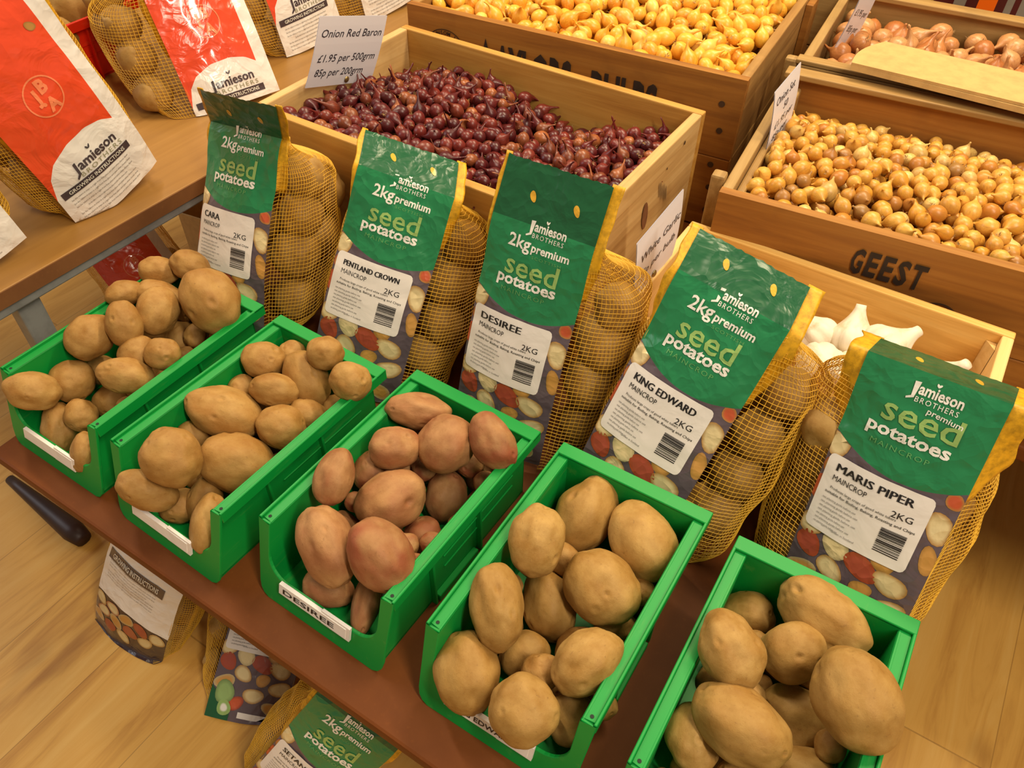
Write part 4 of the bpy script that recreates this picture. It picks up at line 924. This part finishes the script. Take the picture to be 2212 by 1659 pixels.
def front_film(bg, title, words='Jamieson', low=-0.038, fold=False, sticker=True, tight=None, photo_green=False):
    s = bg; m = MB(); bot = max(s.vb, low)
    arc = lambda u: 0.118 + 2.9 * max(0.0, abs(u - 0.008) - 0.0) ** 2 * (1.7 if u < 0 else 1.9)
    topf = lambda u: s.top + 0.0016 * noise.noise(Vector((u * 60, s.seed, 1))) + 0.0006 * math.sin(u * 900)
    s.grid(m, s.fl, s.fr, lambda u: bot, arc, 26, 44, INK['purple'])
    s.grid(m, s.fl, s.fr, arc, lambda u: s.crease, 26, 30, INK['green'])
    s.grid(m, s.fl, s.fr, lambda u: s.crease, topf, 26, 18, INK['header'])  # same green print, with the shade past the crease put into its colour
    # photograph of potatoes printed round the label
    B = s.blob
    for (u, v, ru, rv, a, c0, c1) in ((-0.047, 0.126, 0.010, 0.013, -0.5, 'cream', 'tan'), (-0.049, 0.082, 0.008, 0.013, 0.2, 'rust', 'rust'), (-0.046, 0.104, 0.007, 0.008, 0, 'tan', 'rust'), (0.045, 0.094, 0.010, 0.014, 0.4, 'cream', 'tan'), (0.048, 0.064, 0.007, 0.013, 0.2, 'tan', 'tan'),
            (0.047, 0.120, 0.006, 0.008, 0.3, 'rust', 'tan'), (-0.044, 0.048, 0.012, 0.010, 0.5, 'cream', 'tan'), (-0.040, 0.030, 0.013, 0.010, -0.6, 'red', 'rust'), (-0.018, 0.040, 0.011, 0.012, 0.8, 'cream', 'cream'), (-0.016, 0.018, 0.014, 0.009, -0.5, 'cream', 'tan'),
            (0.006, 0.034, 0.016, 0.010, -0.35, 'red', 'rust'), (0.031, 0.030, 0.014, 0.011, -0.4, 'cream', 'tan'), (0.012, 0.014, 0.010, 0.008, 0.2, 'tan', 'tan'), (0.036, 0.006, 0.014, 0.010, 0.1, 'cream', 'tan'), (-0.038, 0.003, 0.014, 0.010, 0.3, 'tan', 'cream'), (0.004, -0.008, 0.014, 0.010, -0.1, 'cream', 'tan'), (-0.018, -0.022, 0.013, 0.009, 0.4, 'rust', 'red'), (0.032, -0.022, 0.013, 0.009, -0.3, 'tan', 'cream')):
        if v - rv > bot: B(m, u, v, ru, rv, a, [x * 0.92 for x in INK[c0]], [x * 0.62 for x in INK[c1]], 0.0003, arc)
    for (u, v, r) in ((-0.030, 0.058, 0.010), (0.02, 0.05, 0.010)): B(m, u, v, r, r * 1.3, 0.3, INK['tan'], [x * 0.5 for x in INK['tan']], 0.0002, arc)
    if photo_green:
        g0 = bot + 0.002
        s.grid(m, s.fl, s.fl + 0.032, lambda u: bot, lambda u: g0 + 0.040 - (u - s.fl) * 0.9, 6, 6, INK['header'], 0.0005)
        B(m, -0.034, g0 + 0.034, 0.014, 0.015, 0, INK['pgreen'], [x * 0.6 for x in INK['pgreen']], 0.0008); B(m, -0.030, g0 + 0.014, 0.010, 0.010, 0, INK['seed'], INK['pgreen'], 0.0010); B(m, -0.030, g0 + 0.014, 0.006, 0.006, 0, INK['white'], INK['seed'], 0.0012)
        s.grid(m, -0.010, 0.044, lambda u: g0 + 0.004, lambda u: g0 + 0.012, 8, 2, INK['wfilm'], 0.0006)
    jv = 0.203 if not fold else 0.190
    if words:
        s.put(m, words[1:], 0.0125, 0.0085, jv, 'white', bold=0.026, width=0.0325)
        J = [(-0.0125, jv + 0.0085), (-0.0080, jv + 0.0090), (-0.0092, jv - 0.004), (-0.0145, jv - 0.0065), (-0.0148, jv - 0.005), (-0.0115, jv - 0.003)]
        m.add([s.P(a, b, 0.0008) for a, b in J], [list(range(6))], 0, INK['white'])
        for du, sg in ((0.0035, -1), (0.0048, 1)): B(m, du, jv + 0.0105, 0.0008, 0.0018, -0.6 * sg, INK['white'], INK['white'], 0.0007)
        s.put(m, 'BROTHERS', 0.0062, 0.008, jv - 0.0065, 'white', bold=0.004, space=1.25, width=0.032)
    if fold:
        s.put(m, 'premium', 0.0068, 0.017, 0.1765, 'white', bold=0.01, width=0.027, rot=-0.10)
        sv, pv, mv = 0.1580, 0.1500, 0.1370; sv += 0.004
        s.put(m, 'seed', 0.0285, 0.003, sv, 'seed', bold=0.012, width=0.058)
        s.put(m, 'potatoes', 0.0150, -0.001, 0.1495, 'white', bold=0.028, width=0.064); mv = 0.1400
    else:
        s.put(m, '2kg', 0.0170, -0.0185, 0.1835, 'white', bold=0.018, width=0.0235)
        s.put(m, 'premium', 0.0110, 0.0140, 0.1840, 'white', bold=0.024, width=0.0385)
        s.put(m, 'SCOTTISH', 0.0040, 0.012, 0.1778, 'lime', space=1.2, width=0.030)
        s.put(m, 'seed', 0.0285, 0.000, 0.1575, 'seed', bold=0.012, width=0.055)
        s.put(m, 'potatoes', 0.0155, -0.002, 0.1475, 'white', bold=0.028, width=0.062); mv = 0.1395
    s.put(m, 'MAINCROP', 0.0062, -0.003, mv, 'lime', space=1.25, width=0.046)
    # punched hanger holes in the header
    for hu in (-0.018, 0.027): B(m, hu, 0.232, 0.0028, 0.0055, 0.5, INK['net'], INK['net'], 0.0006)
    o = m.build('printed_film', M['film'], s.root, 0, True)
    if sticker:
        m = MB(); l0, l1, b0, b1, rc = -0.050, 0.0365, 0.046, 0.1165, 0.005
        def cut(u):   # rounded corners
            d = max(0.0, max(l0 + rc - u, u - (l1 - rc))); return rc - math.sqrt(max(0.0, rc * rc - d * d))
        us = [l0 + (l1 - l0) * i / 22 for i in range(23)]; us = sorted(set(us + [l0 + 0.001, l0 + 0.0025, l1 - 0.001, l1 - 0.0025]))
        vs = []; nv = 20
        for u in us:
            c = cut(u)
            for j in range(nv + 1): vs.append(s.P(u, b0 + c + (b1 - b0 - 2 * c) * j / nv, 0.0012))
        n = nv + 1
        m.add(vs, [[i * n + j, (i + 1) * n + j, (i + 1) * n + j + 1, i * n + j + 1] for i in range(len(us) - 1) for j in range(nv)], 0, INK['label'], True)
        pt = lambda tx, sz, u, v, c='black', **k: s.put(m, tx, sz, u, v, c, 0.0017, **k)
        wd = min(0.064, 0.0068 * len(title) * 0.9 + 0.004)
        for e_ in (0, 0.00035, 0.0007): pt(title, 0.0098 if len(title) < 12 else 0.0082, -0.041 + e_ + wd / 2, 0.1035, width=wd)
        pt('MAINCROP', 0.0072, -0.026, 0.0945, 'black', width=0.030); pt('2KG', 0.0082, 0.019, 0.0895, 'black', width=0.0165)
        pt('Produces large crops of good white tubers', 0.0034, -0.012, 0.0868, 'black', width=0.056)
        pt('suitable for Boiling, Baking, Roasting and Chips', 0.0034, -0.0055, 0.0822, 'black', bold=0.006, width=0.075)
        for k, w_ in enumerate((0.030, 0.033, 0.028, 0.034, 0.026, 0.031, 0.022)): pt('see planting guide before use', 0.0028, -0.043 + w_ / 2, 0.0765 - 0.0040 * k, 'grey', width=w_)
        pt('Grown in Scotland', 0.0028, -0.016, 0.0515, 'grey', width=0.020)
        rg = random.Random(5); v = 0.0555
        while v < 0.0775:
            h_ = rg.choice((0.0004, 0.0006, 0.0009, 0.0012)); m.add([s.P(0.0085 + 0.020 * i_ / 8, b, 0.0017) for b in (v, v + h_) for i_ in range(9)], [(i_, i_ + 1, 10 + i_, 9 + i_) for i_ in range(8)], 0, INK['black']); v += h_ + rg.choice((0.0004, 0.0006, 0.0010))
        m.build('paper_label', M['paper'], o, 0, True)
    return o

def back_film(bg, photo=None, red=True, words=True, bar=1.0):
    s = bg; m = MB(); bot = s.vb
    def dome(u):
        t = [(-0.056, 0.030), (-0.048, 0.054), (-0.036, 0.067), (-0.012, 0.0765), (0.017, 0.078), (0.038, 0.073), (0.052, 0.064)]
        for (a, b), (c, d) in zip(t, t[1:]):
            if u <= c: return b + (d - b) * (u - a) / (c - a)
        return t[-1][1]
    topf = lambda u: s.top + 0.0015 * math.sin(u * 500)
    re = 0.052
    if photo is not None:
        s.grid(m, s.fl, s.fr, lambda u: bot, lambda u: photo, 24, 14, INK['dark'])
        s.grid(m, s.fl, re, lambda u: photo, dome, 26, 34, INK['wfilm'])
    else: s.grid(m, s.fl, re, lambda u: bot, dome, 26, 34, INK['wfilm'])
    s.grid(m, s.fl, re, dome, topf, 26, 56, INK['orange'] if red else INK['wfilm'])
    s.grid(m, re, s.fr, lambda u: bot if photo is None else photo, topf, 6, 90, INK['wfilm'])
    if photo is not None:
        for k in range(13):
            u = s.fl + 0.010 + (k % 5) * 0.026 + (k // 5 % 2) * 0.010; v = photo - 0.012 - (k // 5) * 0.018
            c0, c1 = (('cream', 'tan'), ('red', 'rust'), ('tan', 'cream'), ('cream', 'rust'))[(k * 3) % 4]
            if v - 0.01 > bot and u < s.fr - 0.008: s.blob(m, u, v, 0.013, 0.0095, 0.4 * (k % 3 - 1), [x * 0.8 for x in INK[c0]], [x * 0.5 for x in INK[c1]], 0.0004)
    if red:
        cu, cv_, R_ = 0.004, 0.129, 0.0215
        ring = [(R_ * (1 - 0.075 * k), a) for k in (0, 1) for a in [2 * math.pi * i / 40 for i in range(41)]]
        m.add([s.P(cu + r * math.cos(a), cv_ + r * math.sin(a), 0.0005) for r, a in ring], [[i, i + 1, 41 + i + 1, 41 + i] for i in range(40)], 0, INK['coral'])
        s.put(m, 'B', 0.019, 0.0085, 0.1325, 'coral', 0.0006, bold=0.05); s.put(m, 'J', 0.019, -0.004, 0.1265, 'coral', 0.0006, bold=0.05); s.put(m, 'A', 0.019, 0.008, 0.1125, 'coral', 0.0006, bold=0.05)
        for k in range(2): s.blob(m, -0.001 + 0.008 * k, 0.1225, 0.0022, 0.0022, 0, INK['coral'], INK['coral'], 0.0005)
        s.blob(m, 0.040, 0.186, 0.004, 0.0065, 0.8, [x * 0.7 for x in INK['tan']], [x * 0.5 for x in INK['tan']], 0.0005)
    if words: s.put(m, 'amieson', 0.0165, 0.0125, 0.0445, 'bar', bold=0.026, width=0.056)
    if words: m.add([s.P(a, b, 0.0009) for a, b in ((-0.0200, 0.0555), (-0.0165, 0.0562), (-0.0173, 0.041), (-0.0235, 0.0365), (-0.0243, 0.0385), (-0.0203, 0.0425))], [list(range(6))], 0, INK['bar'])
    for sg in (-1, 1) if words else (): s.blob(m, 0.0070 + 0.0016 * sg, 0.0605, 0.0010, 0.0024, -0.6 * sg, INK['bar'], INK['bar'], 0.0008)
    if words: s.put(m, 'BROTHERS', 0.0080, 0.013, 0.0365, 'olive', bold=0.004, space=1.3, width=0.062)
    s.grid(m, -0.050, 0.050, lambda u: 0.0300 - 0.0045 * bar, lambda u: 0.0300 + 0.0045 * bar, 20, 2, INK['bar'], 0.0006)
    s.put(m, 'GROWING INSTRUCTIONS', 0.0066 * bar, 0.0, 0.0300 - 0.0022 * bar, 'white', 0.0012, bold=0.010, width=0.083)
    for k in range(7):
        v = 0.0195 - k * 0.0052
        if v > bot + 0.004 and (photo is None or v > photo + 0.004): s.put(m, 'Set the tubers in trays in a light frost free place and plant when shoots show', 0.0032, -0.002, v, 'grey', width=0.085 if k != 3 else 0.06)
    return m.build('printed_film', M['white_film'], s.root, 0, True)

# five green bags standing behind the bins
FR = [('leftmost green seed potato net bag, its header curled forward', 'CARA', (0.0643, 0.2339, 0.0512, 0.5325, 0.0073, 0.0908, 1.0166), 0.0161, -0.9535, 0.5092, 0.262),
      ('green seed potato net bag standing behind the second bin', 'PENTLAND CROWN', (0.2597, 0.2434, 0.0577, 0.5108, 0.3825, -0.2141, 1.0046), 0.0119, 0.85, -0.2899, 0.256),
      ('green seed potato net bag standing upright behind the middle bin', 'DESIREE', (0.4402, 0.2527, 0.0666, 0.3773, 0.0779, -0.0284, 0.9927), 0.0112, 0.1731, -0.0129, 0.262),
      ('green seed potato net bag leaning on the garlic box behind the fourth bin', 'KING EDWARD', (0.5943, 0.2423, 0.0675, 0.5153, -0.0132, -0.1368, 1.0108), 0.0137, 0.62, -0.1410, 0.250),
      ('rightmost green seed potato net bag behind the end bin, header folded back', 'MARIS PIPER', (0.7969, 0.2467, 0.0695, 0.4056, -0.1919, 0.1234, 0.9968), 0.0102, 1.5270, -0.0747, 0.252)]
PB = ['leftmost green bag', 'green bag behind the second bin', 'green bag behind the middle bin', 'green bag behind the fourth bin', 'rightmost green bag']
for i, (lb, title, q, cv, hb, hs, top) in enumerate(FR):
    bg = Bag('seed_potato_bag', lb, q, 0.0, 'front', 11 + i, top, hb, hs, cv, thick=(1.3, 1.3, 1.3, 1.15, 1.15)[i], ymax=((0.390, 0.2), (0.390, 0.2), (0.390, 0.2), (0.350, 0.15), (0.350, 0.15))[i], sh=(0.012, 0.022, 0.024, 0.024, -0.018)[i])
    front_film(bg, title, fold=(i == 4)); bg.net(); bg.edging((0.150, 0.150, 0.150, 0.130, 0.120)[i], (0.010, 0.010, 0.008, 0.014, 0.022)[i], (0.014, 0.014, 0.014, 0.018, 0.020)[i])
    bg.fill('potato seen through the yellow net of the ' + PB[i], 'potatoes inside the ' + PB[i])
# red and white bags on the side table, seen from the printed back
for i, (lb, q, hb, top, red) in enumerate((
        ('nearest red and white seed potato net bag on the left table', (-0.0983, 0.2260, 0.1421, 0.0870, 1.5367, 0.2709, 1.0), 0.25, 0.255, True),
        ('second red and white seed potato net bag, behind the leftmost green bag', (-0.1569, 0.4785, 0.1083, 0.4578, 1.1511, 0.0746, 0.9947), 0.3, 0.25, True),
        ('white backed seed potato net bag behind the price card of red onions', (-0.2168, 0.6972, 0.1421, 0.3267, 1.4994, 0.0473, 0.9959), 0.3, 0.25, True),
        ('farthest white backed seed potato net bag beside the tall onion crate', (-0.205, 0.880, 0.14, 0.30, 1.45, 0.10, 1.0), 0.3, 0.25, True),
        ('seed potato net bag at the left picture edge, only its white corner showing', (-0.105, 0.045, 0.13, 0.10, 1.40, 0.20, 1.0), 0.2, 0.25, True))):
    bg = Bag('seed_potato_bag', lb, q, LT, 'back', 31 + i, top, hb, 0.0, 0.012, thick=(1.3, 2.0, 1.5, 1.3, 1.2)[i], sh=(0.0, -0.03, -0.015, -0.02, 0.0)[i])
    back_film(bg, None, red); bg.net(); bg.edging(0.10, 0.009)
    bg.fill('potato seen through the net of the ' + ('nearest red bag', 'second red bag', 'white bag behind the price card', 'farthest white bag', 'bag at the left picture edge')[i], 'potatoes inside the ' + ('nearest red bag', 'second red bag', 'third red bag', 'farthest red bag', 'left edge bag')[i])
# bags on the floor
bg = Bag('seed_potato_bag', 'seed potato net bag on the floor, dark bar on its white back', (0.0200, -0.0167, -0.3120, 0.56, 0.1577, -0.2710, 1.01), FLOOR, 'back', 51, 0.16, 0.1, 0.0, 0.012, fr=0.072, crease=0.12)
back_film(bg, -0.045, False, False, 1.9); bg.net(); bg.fill('potato in the net bag on the floor with the white back', 'potatoes in the floor bag with the white back')
bg = Bag('seed_potato_bag', 'seed potato net bag on the floor showing the printed potato picture', (0.2100, 0.0041, -0.3844, 0.9964, 0.8647, -0.4573, 0.9857), FLOOR, 'front', 52, 0.25, 0.3)
front_film(bg, 'ROOSTER', low=-0.05, photo_green=True); bg.net(); bg.fill('potato in the net bag on the floor with the picture front', 'potatoes in the floor bag with the picture front')
bg = Bag('seed_potato_bag', 'green seed potato net bag on the floor at the bottom picture edge', (0.3593, -0.0908, -0.3642, 0.3591, 0.2811, -0.4876, 1.0009), FLOOR, 'front', 53, 0.25, 0.2)
front_film(bg, 'SETANTA', low=-0.05); bg.net(); bg.edging(0.10); bg.fill('potato in the green net bag on the floor', 'potatoes in the green floor bag', rows=3)
bg = Bag('seed_potato_bag', 'glossy dark red seed potato bag on the floor under the left table', (-0.4229, 0.4199, -0.3695, 0.5152, 1.1954, 0.2099, 1.0036), FLOOR, 'back', 54, 0.25, 0.1, 0.0, 0.012)
back_film(bg, None, True); bg.net(); bg.fill('potato in the dark red bag under the left table', 'potatoes in the bag under the left table', rows=3)

# open cardboard box under the side table
e = tag(empty('cardboard_box', (-0.62, 0.62, FLOOR), 0.15), 'open tan cardboard box on the floor under the left table', 'box')
for nm, bx in (('side', (0, 0.30, 0, 0.004, 0, 0.12)), ('side', (0, 0.30, 0.246, 0.25, 0, 0.12)), ('side', (0, 0.004, 0.0045, 0.2455, 0, 0.12)), ('side', (0.296, 0.30, 0.0045, 0.2455, 0, 0.12)), ('bottom', (0.0045, 0.2955, 0.0045, 0.2455, 0.0005, 0.004))):
    b = MB(); b.box(*bx); b.build(nm, M['cardboard'], e)
b = MB(); b.hexa([(0.30, 0.0, 0.119), (0.40, 0.01, 0.155), (0.40, 0.24, 0.155), (0.30, 0.25, 0.119), (0.30, 0.0, 0.122), (0.40, 0.01, 0.158), (0.40, 0.24, 0.158), (0.30, 0.25, 0.122)]); b.build('flap', M['cardboard'], e)
